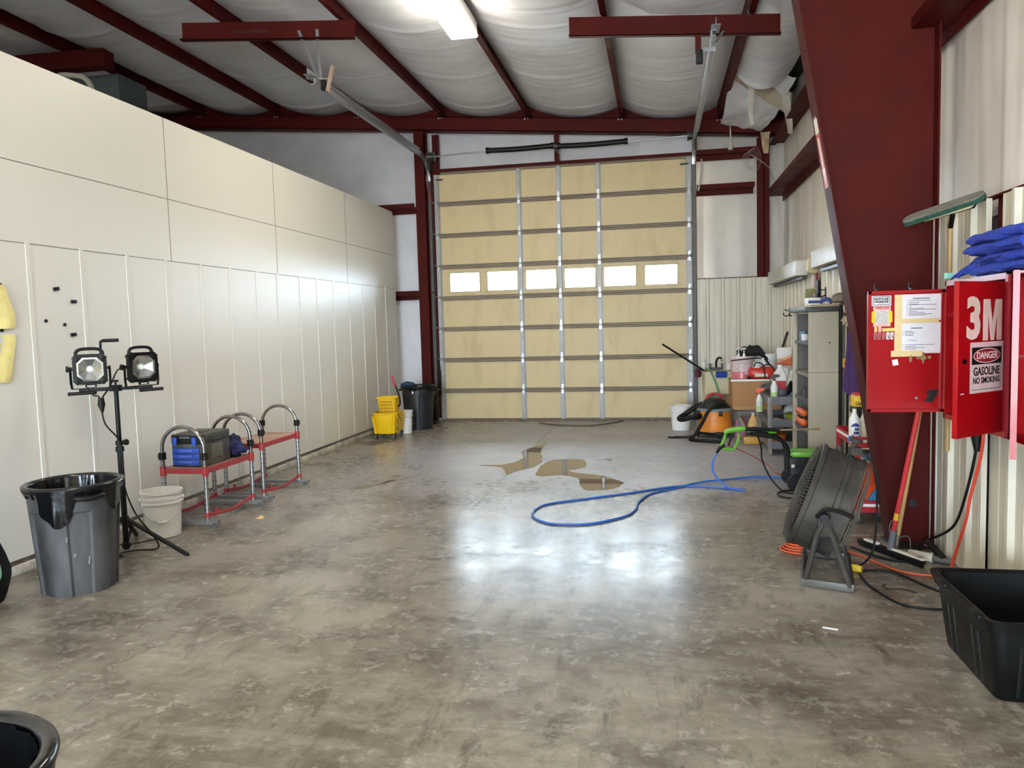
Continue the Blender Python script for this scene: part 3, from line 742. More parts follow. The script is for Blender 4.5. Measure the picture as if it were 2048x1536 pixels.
tc2 = trash_can('trash_can', 'black trash can with bag liner in the far left corner, beside the overhead door', (-3.84, 11.83, 0), mat('dark_can_plastic', '#1f2225', .45, var=.12, scale=5), 5,
          lambda a: .03 + .03 * max(0, math.sin(a * 3)), hz=(-.35, PI - .1), seed=5)
obj('venting_channel', B().box((.19, -.175, .33), (.012, .012, .5), rz=.7), MATS['dark_can_plastic'], tc2)
obj('torn_label', B().grid(lambda u, v: (-.02 + .035 * u * (1 - .5 * v), -.277 + .006 * v, .655 - .07 * v), 6, 6, back=.002), WHITE, tc2)
obj('lid_catch', B().box((.075, -.268, .63), (.008, .01, .07)), GREYP, tc2)
b = B().ball((-3.98, 11.72, .73), .1, 16, (1.2, .8, .38))
b.v = [(x + .02 * nz(x * 14, y * 14, z * 14), y, z + .02 * nz(x * 14, y * 14, 3)) for x, y, z in b.v]
solo('crumpled_cloth', b, mat('dark_blue_rag', '#27405e', .85, var=.2), 'dark blue rag on the rim of the far black trash can', 'rag')
# dark rim of a third can, bottom left corner of the view
trash_can('trash_can', 'black trash can cut off by the bottom left corner of the view', (-1.603, 1.282, 0), BLACKP, 5, lambda a: .04 + .03 * math.sin(a * 3), hz=(2.4, 5.2), seed=9)

# tripod work light
t = thing('tripod_work_light', 'black twin-head work light on a tripod stand against the booth wall', 'work light', (-3.99, 5.03, 0), world=True)
c0 = V((-3.99, 5.03, 0)); u = V((.80, .60, 0)).normalized(); w = V((.6, -.8, 0))
obj('lower_pole', B().cyl(c0 + V((0, 0, .015)), c0 + V((0, 0, .81)), .021), BLACKP, t)
obj('upper_pole', B().cyl(c0 + V((0, 0, .8)), c0 + V((0, 0, 1.25)), .0165), BLACKP, t)
k_ = obj('pole_collar', B().cyl(c0 + V((0, 0, .765)), c0 + V((0, 0, .80)), .03).cyl(c0 + V((0, 0, .815)), c0 + V((0, 0, .845)), .028), BLACKR, t)
obj('collar_knob', B().cyl(c0 + V((.02, 0, .83)), c0 + V((.055, -.005, .835)), .012).cyl(c0 + V((.05, -.005, .835)), c0 + V((.07, -.006, .836)), .022), BLACKR, k_)
for fx_, fy_ in ((-3.43, 4.955), (-4.2, 5.42), (-4.33, 4.72)):
    d = V((fx_, fy_, 0)) - c0; f_ = V((fx_, fy_, .014))
    b = B().tube([c0 + d * .05 + V((0, 0, .245)), f_], 1, prof=rrect(.032, .022, .006, 2))
    lg = obj('leg', b, BLACKP, t)
    obj('brace', B().tube([c0 + V((0, 0, .05)) + d * .03, c0 + d * .55 + V((0, 0, .115))], 1, prof=rrect(.02, .008, .002, 2)), BLACKP, lg)
    obj('foot', B().cyl(f_ - d.normalized() * .02 + V((0, 0, .004)), f_ + d.normalized() * .012 + V((0, 0, -.002)), .0125), BLACKR, lg)
obj('leg_hub', B().cyl(c0 + V((0, 0, .225)), c0 + V((0, 0, .265)), .032).cyl(c0 + V((0, 0, .03)), c0 + V((0, 0, .065)), .03), BLACKR, t)
zb = 1.238
b = B().tube([c0 - u * .24 + V((0, 0, zb)), c0 + u * .25 + V((0, 0, zb))], 1, prof=rrect(.024, .024, .004, 2)).box(c0 + V((0, 0, zb + .005)), (.07, .05, .045))
obj('crossbar', b, BLACKP, t)
obj('wing_knob', B().cyl(c0 + V((0, 0, zb + .02)), c0 + V((0, 0, zb + .05)), .008).cyl(c0 + V((0, 0, zb + .05)), c0 + V((0, 0, zb + .066)), .022), BLACKR, t)
LENS = mat('lamp_reflector', '#b9bbba', .12, .8, var=.25, scale=12)
def lamp(c, nrm, name):
    nrm = V(nrm).normalized(); x = V((0, 0, 1)).cross(nrm).normalized()
    M = frame(c, x, (0, 0, 1))       # local x right, y up, z out
    oc = lambda s, k: [(s * a, s * b_) for a, b_ in ((1, k), (k, 1), (-k, 1), (-1, k), (-1, -k), (-k, -1), (k, -1), (1, -k))]
    b = B().rings([[M @ V((a, b_, -.045)) for a, b_ in oc(.085, .6)], [M @ V((a, b_, -.02)) for a, b_ in oc(.108, .62)], [M @ V((a, b_, .028)) for a, b_ in oc(.112, .62)],
                   [M @ V((a, b_, .03)) for a, b_ in oc(.088, .55)], [M @ V((a, b_, .016)) for a, b_ in oc(.084, .55)]], cap1=False)
    for sx, sy in ((-1, -1), (1, -1), (-1, 1), (1, 1)):
        b.box((0, 0, 0), (.05, .05, .06), M @ Matrix.Translation((sx * .083, sy * .083, 0)) @ Matrix.Rotation(PI / 4, 4, 'Z'), ch=.008)
    h = obj('lamp_head', b, BLACKP, t)
    b = B().rings([[M @ V((a, b_, .021)) for a, b_ in oc(.086, .55)], [M @ V((a, b_, .022)) for a, b_ in oc(.074, .52)], [M @ V((a, b_, -.012)) for a, b_ in oc(.02, .5)]], cap0=False)
    obj('reflector', b, LENS, h, 10, world=True)
    obj('led', B().cyl(M @ V((0, 0, -.012)), M @ V((0, 0, -.004)), .019), mat('led_chip', '#e8f2ea', .4), h, world=True)
    b = B().tube([M @ V(p) for p in ((-.085, .085, -.01), (-.085, .125, -.01), (-.05, .148, -.01), (.05, .148, -.01), (.085, .125, -.01), (.085, .085, -.01))], .012, 8, k=4)
    obj('carry_handle', b, BLACKR, h, world=True)
    b = B()
    for s in (-1, 1): b.tube([M @ V((s * .128, .02, -.01)), M @ V((s * .128, -.1, -.012)), M @ V((s * .122, zb - c[2] + .012, -.012))], 1, prof=rrect(.022, .006, .002, 2))
    b.tube([M @ V((-.124, zb - c[2] + .012, -.012)), M @ V((.124, zb - c[2] + .012, -.012))], 1, prof=rrect(.022, .006, .002, 2))
    b.cyl(M @ V((-.112, .005, -.01)), M @ V((-.15, .005, -.01)), .01).cyl(M @ V((-.138, .005, -.01)), M @ V((-.155, .005, -.01)), .022, n=8)
    b.cyl(M @ V((.112, .005, -.01)), M @ V((.135, .005, -.01)), .01)
    obj('yoke', b, BLACKP, h, world=True)
    obj('bottom_latch', B().box((0, -.122, .01), (.075, .022, .012), M), BLACKP, h, world=True)
    obj('latch_label', B().box((0, -.123, .0175), (.05, .008, .002), M), WHITE, h, world=True)
    return M
lc = c0 - u * .16 + V((0, 0, 1.392)); lamp(lc, (.62, -.78, .02), 'l')
rc = c0 + u * .185 + V((0, 0, 1.392)); lamp(rc, (.90, -.42, .02), 'r')
for p, q in ((c0 - u * .3 + V((0, 0, zb - .022)), c0 - u * .14 + V((0, 0, zb - .02))), (c0 + u * .17 + V((0, 0, zb - .022)), c0 + u * .31 + V((0, 0, zb - .018)))): obj('grip', B().cyl(p, q, .0125).ball(p, .0155, 10).ball(q, .0155, 10), BLACKR, t)
b = B().tube([lc + u * .075 - w * .06 + V((0, 0, .02)), lc + u * .075 - w * .06 + V((0, 0, .17)), lc + u * .09 - w * .06 + V((0, 0, .205)), lc + u * .19 - w * .06 + V((0, 0, .207))], .0095, 10, k=4)
obj('crank_bar', b, BLACKP, t); obj('crank_grip', B().cyl(lc + u * .09 - w * .06 + V((0, 0, .206)), lc + u * .2 - w * .06 + V((0, 0, .207)), .013), BLACKR, t)
b = B()
j = c0 - u * .10 + w * .05 + V((0, 0, 1.13))
b.tube([lc - u * .03 + V((0, 0, -.12)), lc + u * .01 + w * .03 + V((0, 0, -.19)), j + V((-.02, 0, .06)), j], .006, 7, k=5)
b.tube([rc - u * .14, lc + u * .17 + V((0, 0, -.03)), lc + u * .12 + V((0, 0, -.14)), j + V((.02, 0, .06)), j], .006, 7, k=5)
b.tube([j, j + V((.02, 0, -.14)), c0 + w * .03 + V((0, 0, .85)), c0 + V((.03, -.02, .70)), c0 + V((.035, -.02, .5)), c0 + V((.12, -.03, .3)), c0 + V((.26, -.03, .13)), c0 + V((.24, .03, .02)), c0 + V((.07, -.02, .012)), c0 + V((.02, -.12, .012)), c0 + V((.09, -.16, .012)), c0 + V((.05, -.24, .012))], .006, 7, k=8)
obj('power_cord', b, BLACKR, t)
obj('cord_splitter', B().tube([j + V((0, 0, .05)), j, j + V((.005, 0, -.06))], [.02, .027, .008], 10), BLACKR, t)

# white pails
def pail(name, label, loc, r=.146, h=.37, m=TRANSL, bail=0, grp=None, bail_m=GALV):
    t = thing(name, label, 'bucket', loc, bail)
    rb = r * .88
    pr = [(0, .004), (rb - .01, 0), (rb, .008), (rb + (r - rb) * .72, h * .72), (r + .008, h * .74), (r + .008, h * .77), (r - .003, h * .775), (r + .006, h * .83), (r + .006, h * .86), (r - .002, h * .865),
          (r + .001, h - .022), (r + .01, h - .02), (r + .01, h), (r - .004, h), (r - .006, h - .02), (rb - .004, .02), (0, .012)]
    obj('shell', B().lathe(pr, n=48), m, t)
    b = B()
    pts = [((r + .012) * math.cos(a), (r + .012) * math.sin(a) * 1.0, h * .82 - (.165 * math.sin(a) if h > .3 else .1 * math.sin(a))) for a in [PI * i / 16 for i in range(17)]]
    pts = [(x, -abs(y) - .002, z) for x, y, z in pts]
    b.tube(pts, .0025, 6)
    bl = obj('bail', b, bail_m, t)
    obj('grip', B().tube(pts[7:10], .009, 8), WHITEP, bl)
    for s in (-1, 1): b2 = B().cyl((s * (r - .002), 0, h * .82), (s * (r + .018), 0, h * .82), .016, n=12); obj('ear', b2, m, t)
    return t
pail('bucket', 'translucent white bucket with wire handle beside the tripod legs and step platform', (-3.985, 5.47, 0), .15, .375, bail=.6)
pk = pail('bucket', 'pink-printed white pail half hidden behind the yellow mop bucket', (-3.89, 11.235, 0), .125, .36, WHITEP, bail=2.6)
b = B()
for z, x0, x1 in ((.235, -.09, .09), (.215, -.06, .08), (.195, -.09, .03), (.165, -.05, .09), (.14, -.09, .0)):
    n = 10; b.grid(lambda u, v: (.1305 * math.sin(x0 / .13 + (x1 - x0) / .13 * u + .3), -.1305 * math.cos(x0 / .13 + (x1 - x0) / .13 * u + .3), z + .012 * v), n, 1)
obj('printed_label', b, mat('faded_pink_ink', '#d48a98', .6), pk)

# folding step platforms with hoop handrails
REDL = REDW
def platform(label, y0, y1, zp, xr=-3.77, xl=-4.165, zt=.85):
    t = thing('step_platform', label, 'step platform', ((xl + xr) / 2, (y0 + y1) / 2, 0), group='folding step platforms', world=True)
    obj('deck', B().box(((xl + xr) / 2, (y0 + y1) / 2, zp - .008), (xr - xl - .02, y1 - y0, .02)), mat('dusty_deck', '#a88f7d', .6, col2='#a04c46', scale=5, lo=.45, hi=.75), t)
    b = B().box((xr, (y0 + y1) / 2, zp - .018), (.012, y1 - y0, .045)).box((xl, (y0 + y1) / 2, zp - .018), (.012, y1 - y0, .045))
    b.box(((xl + xr) / 2, y0, zp - .018), (xr - xl, .012, .045)).box(((xl + xr) / 2, y1, zp - .018), (xr - xl, .012, .045))
    for x in (xl, xr):
        for y in (y0, y1): b.cyl((x, y, zp - .06), (x, y, zp + .02), .026, n=14)
    obj('deck_frame', b, REDL, t)
    for y in (y0, y1):
        R = (xr - xl) / 2; cx = (xl + xr) / 2
        pts = [(xl, y, zp), (xl, y, zt - R * .95)] + [(cx - R * math.cos(a), y, zt - R * .95 + R * .95 * math.sin(a)) for a in [PI * i / 14 for i in range(1, 14)]] + [(xr, y, zt - R * .95), (xr, y, zp)]
        hp = obj('hoop_handrail', B().tube(pts, .0165, 12), CHROME, t)
        for i, x in enumerate((xl, xr)): obj('collar', B().cyl((x, y, zp + .08), (x, y, zp + .14), .03, n=14).box((x + (.02 if i else -.02), y, zp + .11), (.02, .035, .03)), BLACKR, hp, world=True)
        for x in (xl, xr):
            lg = obj('leg', B().cyl((x, y, .045), (x, y, zp), .0185, n=14), GALV, t)
            b = B()
            for q in range(int((zp - .12) / .045)): b.cyl((x, y - .0192, .1 + q * .045), (x, y - .018, .1 + q * .045), .006, n=8).cyl((x + .0192, y, .1 + q * .045), (x + .018, y, .1 + q * .045), .006, n=8)
            obj('pin_holes', b, BLK, lg, world=True)
        ft = obj('foot_bar', B().tube([(xl - .12, y, .036), (xr + .1, y, .036)], 1, prof=[(-.03, -.012), (.03, -.012), (.03, -.008), (.022, .014), (-.022, .014), (-.03, -.008)]), mat('grey_foot_steel', '#84878a', .45, .5), t)
        for x in (xl - .1, xr + .085): obj('caster', B().cyl((x, y - .045, .018), (x, y - .028, .018), .018, n=14).box((x, y - .03, .034), (.03, .03, .02)), GALV, ft, world=True)
    for x in (xl, xr):
        pts = [(x, y0, .1), (x, y0 + .12, .085), (x, (y0 + y1) / 2, .062), (x, y1 - .12, .085), (x, y1, .1)]
        b = B().tube(cat(pts, 5), 1, prof=rrect(.01, .03, .002, 2))
        for y in (y0, y1): b.cyl((x, y, .08), (x, y, .12), .024, n=14)
        b.box((x, y0 + .14, .1), (.014, .03, .06))
        obj('lower_rail', b, REDL, t)
    return t
platform('red step platform nearest the camera, carrying the blue toolbox', 5.76, 6.5, .49)
platform('empty red step platform farther along the booth wall', 6.70, 7.44, .555, xr=-3.77)

t = thing('tool_box', 'black portable tool box with three blue drawers on the near step platform', 'tool box', (-3.98, 6.08, .493), world=True)
x0, x1, y0, y1, z0 = -4.125, -3.815, 5.835, 6.23, .493
obj('case', B().box((-3.97, (y0 + y1) / 2, z0 + .1), (x1 - x0, y1 - y0, .2), ch=.012), mat('dusty_black_case', '#36352f', .55, col2='#6b6a5c', scale=8, lo=.45, hi=.85), t)
obj('lid', B().box((-3.97, (y0 + y1) / 2, z0 + .24), (x1 - x0 + .006, y1 - y0 + .006, .085), ch=.014), MATS['dusty_black_case'], t)
obj('lid_tray', B().box((-3.97, (y0 + y1) / 2, z0 + .284), (.12, .2, .01), ch=.004), MATS['dusty_black_case'], t)
for i in range(3):
    dr = obj('drawer', B().box((-3.985, y0 - .004, z0 + .04 + i * .05), (.25, .02, .044), ch=.006), TBLUE, t)
    obj('pull', B().box((-3.985, y0 - .018, z0 + .044 + i * .05), (.13, .01, .012), ch=.003), mat('pale_blue_pull', '#5571c0', .4), dr, world=True)
obj('lid_front', B().box((-3.97, y0 - .0035, z0 + .235), (x1 - x0 - .02, .006, .07), ch=.002), BLACKP, t)
obj('side_rail', B().box((x1 + .005, 6.0, z0 + .225), (.01, .2, .012), ch=.003), MATS['dusty_black_case'], t)
for x in (-4.085, -3.9): obj('latch', B().box((x, y0 - .012, z0 + .222), (.04, .02, .07), ch=.005), TBLUE, t)
obj('lid_handle', B().box((-3.99, y0 - .008, z0 + .255), (.1, .014, .014), ch=.003), GREYP, t)
b = B().box((x1 + .004, 6.02, z0 + .12), (.008, .17, .12), ch=.003)
obj('side_panel', b, mat('dusty_side_recess', '#5f5d50', .6), t)

def blob(c, sx, sy, sz, seed, amp=.3, n=28, fq=3):
    b = B().ball((0, 0, 0), 1, n)
    out = []
    for x, y, z in b.v:
        d = 1 + amp * nz(x * fq + seed, y * fq, z * fq) + amp * .5 * abs(nz(x * fq * 2.3, y * fq * 2.3 + seed, z * fq * 2.3))
        out.append((c[0] + x * d * sx, c[1] + y * d * sy, max(c[2], c[2] + sz * .5 + z * d * sz * .6)))
    b.v = out; return b
solo('folded_bag', blob((-3.91, 6.375, .493), .14, .12, .17, 8, .45, 28, 2.2), NAVY, 'navy blue folded bag behind the tool box on the near step platform', 'bag')

# mop bucket
t = thing('mop_bucket', 'yellow mop bucket on casters with wringer, by the far end of the booth wall', 'mop bucket', (-3.99, 10.80, 0), .02)
def mb(s0, z): return [(x * s0[0], y * s0[1] , z) for x, y in rrect(2, 2, .62, 8)]
rg = [mb((.155, .19), .085), mb((.165, .2), .12), mb((.18, .225), .3), mb((.188, .235), .375), mb((.2, .247), .38), mb((.2, .247), .395), mb((.186, .232), .395), mb((.17, .21), .3), mb((.15, .185), .12)]
b = B().rings(rg)
obj('tub', b, YEL, t)
for sx, sy in ((-1, -1), (1, -1), (-1, 1), (1, 1)):
    obj('corner_rib', B().tube([(sx * .135, sy * .17, .09), (sx * .165, sy * .205, .35)], 1, prof=rrect(.06, .03, .01, 3)), YEL, t)
    c_ = obj('caster', B().cyl((sx * .14 - .014, sy * .165, .038), (sx * .14 + .014, sy * .165, .038), .038), GREYP, t)
    obj('caster_fork', B().cyl((sx * .14 - .016, sy * .165, .038), (sx * .14 + .016, sy * .165, .038), .026).box((sx * .14, sy * .165, .08), (.045, .045, .02)), BLACKP, c_)
b = B()
wr = lambda s, z, dy=.05: [(x * s[0], y * s[1] + dy, z) for x, y in rrect(2, 2, .2, 3)]
b.rings([wr((.12, .105), .36), wr((.14, .125), .60)], cap0=True, cap1=False).rings([wr((.134, .119), .60), wr((.114, .1), .37)], cap1=True, cap0=False)
b.tube(wr((.148, .133), .602), .012, 8, closed=True)
b.box((-.15, .05, .6), (.06, .2, .014)); b.box((0, .2, .385), (.3, .1, .014))
w_ = obj('wringer', b, YEL, t)
b = B()
for i in range(7):
    for k in range(4): b.box((-.085 + i * .029, -.071 - k * .0045 + .0008, .405 + k * .047), (.016, .004, .028))
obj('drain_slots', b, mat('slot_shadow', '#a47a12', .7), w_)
b = B()
for i in range(6): b.box((-.085 + i * .034, -.056, .372), (.022, .003, .012))
obj('base_slots', b, BLK, w_)
lv = obj('press_lever', B().tube([(.145, .06, .46), (.17, .06, .5), (.17, .06, .58), (.14, .05, .7), (.10, .03, .82)], .013, 10, k=4), BLACKP, t)
obj('lever_grip', B().tube([(.115, .035, .775), (.075, .015, .93)], [.019, .015], 10), mat('red_grip', '#b0282e', .4), lv)
obj('bail', B().tube([(.19, -.1, .37), (.205, -.1, .33), (.215, -.05, .27), (.215, 0, .25)], .005, 6, k=4), BLACKP, t)
b = B().cyl((.184, -.12, .285), (.19, -.12, .285), .018, n=16)
for k in range(4): b.box((.182, -.12, .25 - k * .013), (.008, .032 - .004 * k, .006))
obj('printed_mark', b, mat('dark_red_print', '#8d2a16', .5), t)
b = B().prism([(-.02, 0), (.02, 0), (.008, .06), (-.008, .06)], .002, frame((.176, -.12, .13), (0, 1, 0), (0, 0, 1)))
obj('caution_mark', b, mat('dark_print_yellow', '#4b3d10', .5), t)

# bits on the booth wall
W0 = BX + .001
for i, (y, z, a, lab) in enumerate(((4.985, 1.992, .15, 'topmost small black bar magnet on the booth wall'), (5.15, 1.902, 0, 'middle small black bar magnet on the booth wall'), (5.125, 1.65, .06, 'lowest small black bar magnet on the booth wall'))):
    M = frame((W0, y, z), (0, math.cos(a), math.sin(a)), (0, -math.sin(a), math.cos(a)))
    b = B().box((0, 0, .008), (.052, .026, .016), M, ch=.003)
    solo('wall_magnet', b, BLACKP, lab, 'magnet', 'magnets on the booth wall', loc=(W0, y, z))
for y, z, lab in ((4.866, 1.754, 'left round black button magnet on the booth wall'), (5.045, 1.726, 'right round black button magnet on the booth wall'), (4.49, 2.0, 'black clip pinning the upper yellow cloth to the booth wall'), (4.475, 1.69, 'round black magnet pinning the bottom of the upper yellow cloth')):
    solo('button_magnet', B().cyl((W0, y, z), (W0 + .012, y, z), .0125), BLACKP, lab, 'magnet', 'magnets on the booth wall', loc=(W0, y, z))
solo('marker_dot', B().box((W0 + .0005, 5.022, 1.627), (.001, .014, .022)), mat('blue_marker', '#2b2c8a', .6), 'tiny blue marker dot on the booth wall', 'mark', loc=(W0, 5.022, 1.627))
YC = mat('yellow_cloth', '#e6d890', .8, var=.08, scale=14, bump=.2, bscale=60)
def wallcloth(prof, seed):
    def fn(u, v):
        l, r, z0_, z1_ = prof(v)
        y = l + (r - l) * u
        return (W0 + .012 + .022 * abs(nz(u * 3, v * 2.2, seed)) + .01 * math.sin(u * 7 + seed), y, z0_ + (z1_ - z0_) * v)
    return B().grid(fn, 20, 26, back=.004)
solo('yellow_cloth', wallcloth(lambda v: (4.2, 4.555 + .03 * math.sin(v * 5.2 + .4) - .03 * (v > .93), 1.70, 2.0), 1), YC, 'upper yellow cloth pinned to the booth wall at the left edge', 'cloth', 'yellow cloths on the booth wall')
solo('yellow_cloth', wallcloth(lambda v: (4.2, 4.505 + .085 * v - .02 * (v > .95), 1.335, 1.66), 6), YC, 'lower yellow cloth hanging on the booth wall at the left edge', 'cloth', 'yellow cloths on the booth wall')
INK = mat('faded_red_marker', '#c98a84', .7)
M = frame((W0 + .001, 5.50, 1.70), (0, 1, .02), (0, 0, 1))
b = B().text('Dismasonic', M, .075, -.0008, .0003, 1.0, shear=.25)
b.tube([(W0 + .001, 5.36, 1.652), (W0 + .001, 5.64, 1.655)], .0018, 4)
solo('marker_writing', b, INK, 'faded red handwriting, larger word on the booth wall left of the work light handle', 'writing', loc=(W0, 5.5, 1.7))
M = frame((W0 + .001, 5.89, 1.686), (0, 1, .02), (0, 0, 1))
b = B().text('PLL', M, .05, -.0008, .0003, 1, shear=.2).tube([(W0 + .001, 5.85, 1.655), (W0 + .001, 5.93, 1.66)], .0014, 4)
b.tube([(W0 + .001, 5.86 + .022 * i, 1.632 + .006 * (i % 2)) for i in range(9)], .0014, 4)
solo('marker_writing', b, INK, 'faded red handwriting, smaller note on the booth wall above the right lamp', 'writing', loc=(W0, 5.9, 1.66))
# mechanic's creeper leaning on the booth wall, mostly out of view
t = thing('creeper_board', 'black board with mint green marking leaning on the booth wall at the left edge', 'creeper', (-4.2, 4.1, 0), world=True)
P0 = V((-4.085, 3.965, 0))
Mc = frame(P0, (-.30, .95, 0), (-.12, 0, 1))
pl = [(-.9, .0), (-.02, .0), (.04, .04), (.115, .12), (.13, .17), (.10, .27), (.0, .48), (-.1, .58), (-.9, .58)]
obj('board', B().prism(pl, .05, Mc), BLACKP, t)
obj('marking', B().prism(rrect(.16, .14, .05), .002, Mc @ Matrix.Translation((-.068, .2, .051))), mat('mint_mark', '#aee8d2', .5), t)
# ------------------------------------------------------------------ right side: red wall cabinets
CX0, CX1 = 1.6, 1.842
def case(name, label, y0, y1, shelves):
    t = thing(name, label, 'cabinet', (1.72, (y0 + y1) / 2, 1.03), world=True)
    b = B(); cy = (y0 + y1) / 2; th = .02; z0, z1 = 1.03, 1.81
    b.box((CX1 - .005, cy, (z0 + z1) / 2), (.01, y1 - y0, z1 - z0))
    for y in (y0 + th / 2, y1 - th / 2): b.box(((CX0 + CX1) / 2, y, (z0 + z1) / 2), (CX1 - CX0, th, z1 - z0))
    for z in (z0 + .014, z1 - .014): b.box(((CX0 + CX1) / 2, cy, z), (CX1 - CX0, y1 - y0, .028))
    obj('case', b, REDP, t)
    for z in shelves: obj('shelf', B().box(((CX0 + CX1) / 2 + .02, cy, z), (CX1 - CX0 - .05, y1 - y0 - .04, .012)), REDP, t)
    return t
cab = case('wall_cabinet', 'red metal wall cabinet with one white-lettered door open, right wall', 3.96, 4.76, (1.62, 1.46, 1.30))
# far door, swung out square to the wall: its inside faces the room
fd = obj('door', B().box((1.395, 4.772, 1.415), (.41, .012, .70)).box((1.395, 4.764, 1.757), (.41, .028, .018)).box((1.395, 4.764, 1.073), (.41, .028, .018)).box((1.199, 4.764, 1.415), (.018, .028, .70)).box((1.591, 4.764, 1.415), (.018, .028, .70)), REDP, cab)
FY = 4.7655
Mp = frame((0, FY, 0), (1, 0, 0), (0, 0, 1))       # local x = room X, y = room Z, z = toward the camera
def plate(x0, x1, z0, z1, d, t=.0008, rot=0):
    return B().box(((x0 + x1) / 2, FY - d - t / 2, (z0 + z1) / 2), (x1 - x0, t, z1 - z0), M=None)
def sticker(name, x0, x1, z0, z1, d, m, par=None): return obj(name, plate(x0, x1, z0, z1, d), m, par or fd, world=True)
INKG = mat('grey_print_ink', '#57545c', .6)
p1 = sticker('paper_notice', 1.374, 1.586, 1.592, 1.742, .001, PAPER)
def lines(x, w, zs, sizes, z_title, xt, wt):
    b = plate(xt - wt / 2, xt + wt / 2, z_title - .0025, z_title + .0025, .0022)
    for z, l in zip(zs, sizes):
        q = plate(x, x + l * w, z - .0014, z + .0014, .0022); b.add(q.v, q.f)
        q = plate(x - .011, x - .007, z - .0014, z + .0014, .0022); b.add(q.v, q.f)
    return b
obj('printed_lines', lines(1.412, .15, [1.706, 1.694, 1.685, 1.681, 1.67, 1.661, 1.655, 1.645, 1.637, 1.629, 1.622], [.78, .38, .34, .98, .1, .55, .95, .3, .55, .82, .6], 1.718, 1.478, .09), INKG, p1, world=True)
p2 = sticker('paper_notice', 1.362, 1.586, 1.403, 1.578, .001, PAPER)
b = lines(1.392, .16, [1.532, 1.524, 1.515, 1.507, 1.452, 1.443, 1.435, 1.426], [.24, .34, .3, .28, .98, .38, .68, .4], 1.548, 1.455, .062)
for k in range(4):
    q = B().tube([(1.405 + .013 * k, FY - .0026, 1.472 + .005 * (k % 2)), (1.414 + .013 * k, FY - .0026, 1.482 - .004 * k * (k % 2)), (1.425 + .012 * k, FY - .0026, 1.475)], .0008, 4, k=3); b.add(q.v, q.f)
obj('printed_lines', b, INKG, p2, world=True)
for x0, x1, z0, z1, d in ((1.336, 1.376, 1.40, 1.742, .003), (1.356, 1.572, 1.577, 1.603, .0042), (1.318, 1.49, 1.385, 1.42, .0054)): sticker('masking_tape', x0, x1, z0, z1, d, TAPE)
s1 = sticker('shop_sticker', 1.212, 1.318, 1.681, 1.739, .001, WHITE)
b = plate(1.219, 1.312, 1.731, 1.734, .0022)
for q in (plate(1.219, 1.312, 1.686, 1.689, .0022), plate(1.219, 1.222, 1.686, 1.734, .0022), plate(1.309, 1.312, 1.686, 1.734, .0022)): b.add(q.v, q.f)
b.text('SAWYLAK', Mp @ Matrix.Translation((1.2655, 1.7195, .003)), .017, .0009, .0003, 1.02).text('OKRIDAR', Mp @ Matrix.Translation((1.2655, 1.704, .003)), .017, .0009, .0003, 1.05)
q = plate(1.245, 1.3, 1.692, 1.6935, .0022); b.add(q.v, q.f)
obj('sticker_lettering', b, BLK, s1, world=True)
s2 = sticker('wrecker_sticker', 1.222, 1.316, 1.562, 1.678, .0006, mat('peeled_sticker', '#d8a89a', .6, var=.1, scale=40))
obj('wrecker_lettering', B().text('WRECKER', Mp @ Matrix.Translation((1.27, 1.668, .002)), .0165, .0004, .0003, 1.0), mat('dark_red_ink', '#a3141c', .5), s2, world=True)
sticker('foil_patch', 1.234, 1.306, 1.577, 1.656, .0018, mat('scuffed_foil', '#bdb7b3', .5, var=.2, scale=50))
for x0, x1 in ((1.213, 1.233), (1.306, 1.325)):
    b = B().prism(rrect(x1 - x0, .066, .007), .001, Mp @ Matrix.Translation(((x0 + x1) / 2, 1.617, .0012))); obj('yellow_tab', b, YEL, fd, world=True)
for x0, x1, z0, z1 in ((1.228, 1.243, 1.53, 1.563), (1.27, 1.339, 1.533, 1.552)): sticker('yellow_label', x0, x1, z0, z1, .001, mat('label_yellow', '#d9c46a', .6, var=.2, scale=80))
sticker('pink_label', 1.249, 1.266, 1.53, 1.564, .001, mat('label_pink', '#e0a9a0', .6))
for i, x in enumerate((1.234, 1.2555, 1.279, 1.3015, 1.323)):
    m = mat('clear_hook', '#b05a5a', .3) if i < 3 else WHITEP
    hk = obj('adhesive_hook', B().prism(rrect(.017, .044, .008), .003, Mp @ Matrix.Translation((x, 1.507, .001))), m, fd, world=True)
    obj('hook_prong', B().tube([(x, FY - .006, 1.515), (x, FY - .008, 1.497), (x + .002, FY - .014, 1.494), (x + .003, FY - .015, 1.502)], .0022, 6), GREYP, hk, world=True)
obj('white_tag', B().box((0, 0, 0), (.031, .034, .001), Mp @ Matrix.Translation((1.343, 1.352, .001)) @ Matrix.Rotation(.2, 4, 'Z')), WHITE, fd, world=True)
b = B().cyl((1.49, FY, 1.377), (1.49, FY - .01, 1.377), .016, n=14).box((1.49, FY - .006, 1.377), (.008, .006, .066)).box((1.464, FY - .004, 1.377), (.016, .008, .016)).box((1.523, FY - .004, 1.379), (.016, .008, .016)).box((1.425, FY - .004, 1.372), (.014, .006, .036))
obj('door_latch', b, mat('dull_brass', '#8d7b52', .5, .5), fd, world=True)
obj('lock_core', B().cyl((1.457, FY, 1.143), (1.457, FY - .006, 1.143), .0085, n=14), GALV, fd, world=True)
one = [(1.512, 1.188), (1.578, 1.193), (1.545, 1.118), (1.500, 1.125), (1.527, 1.170), (1.508, 1.172)]
obj('number_decal', B().prism(one, .0008, Mp @ Matrix.Translation((0, 0, .001))), BLK, fd, world=True)
for x in (1.24, 1.423):
    obj('over_door_hook', B().tube([(x, 4.755, 1.75), (x, 4.755, 1.775), (x, 4.785, 1.775), (x, 4.80, 1.785), (x + .003, 4.80, 1.812)], .0055, 6), BLACKP, fd, world=True)
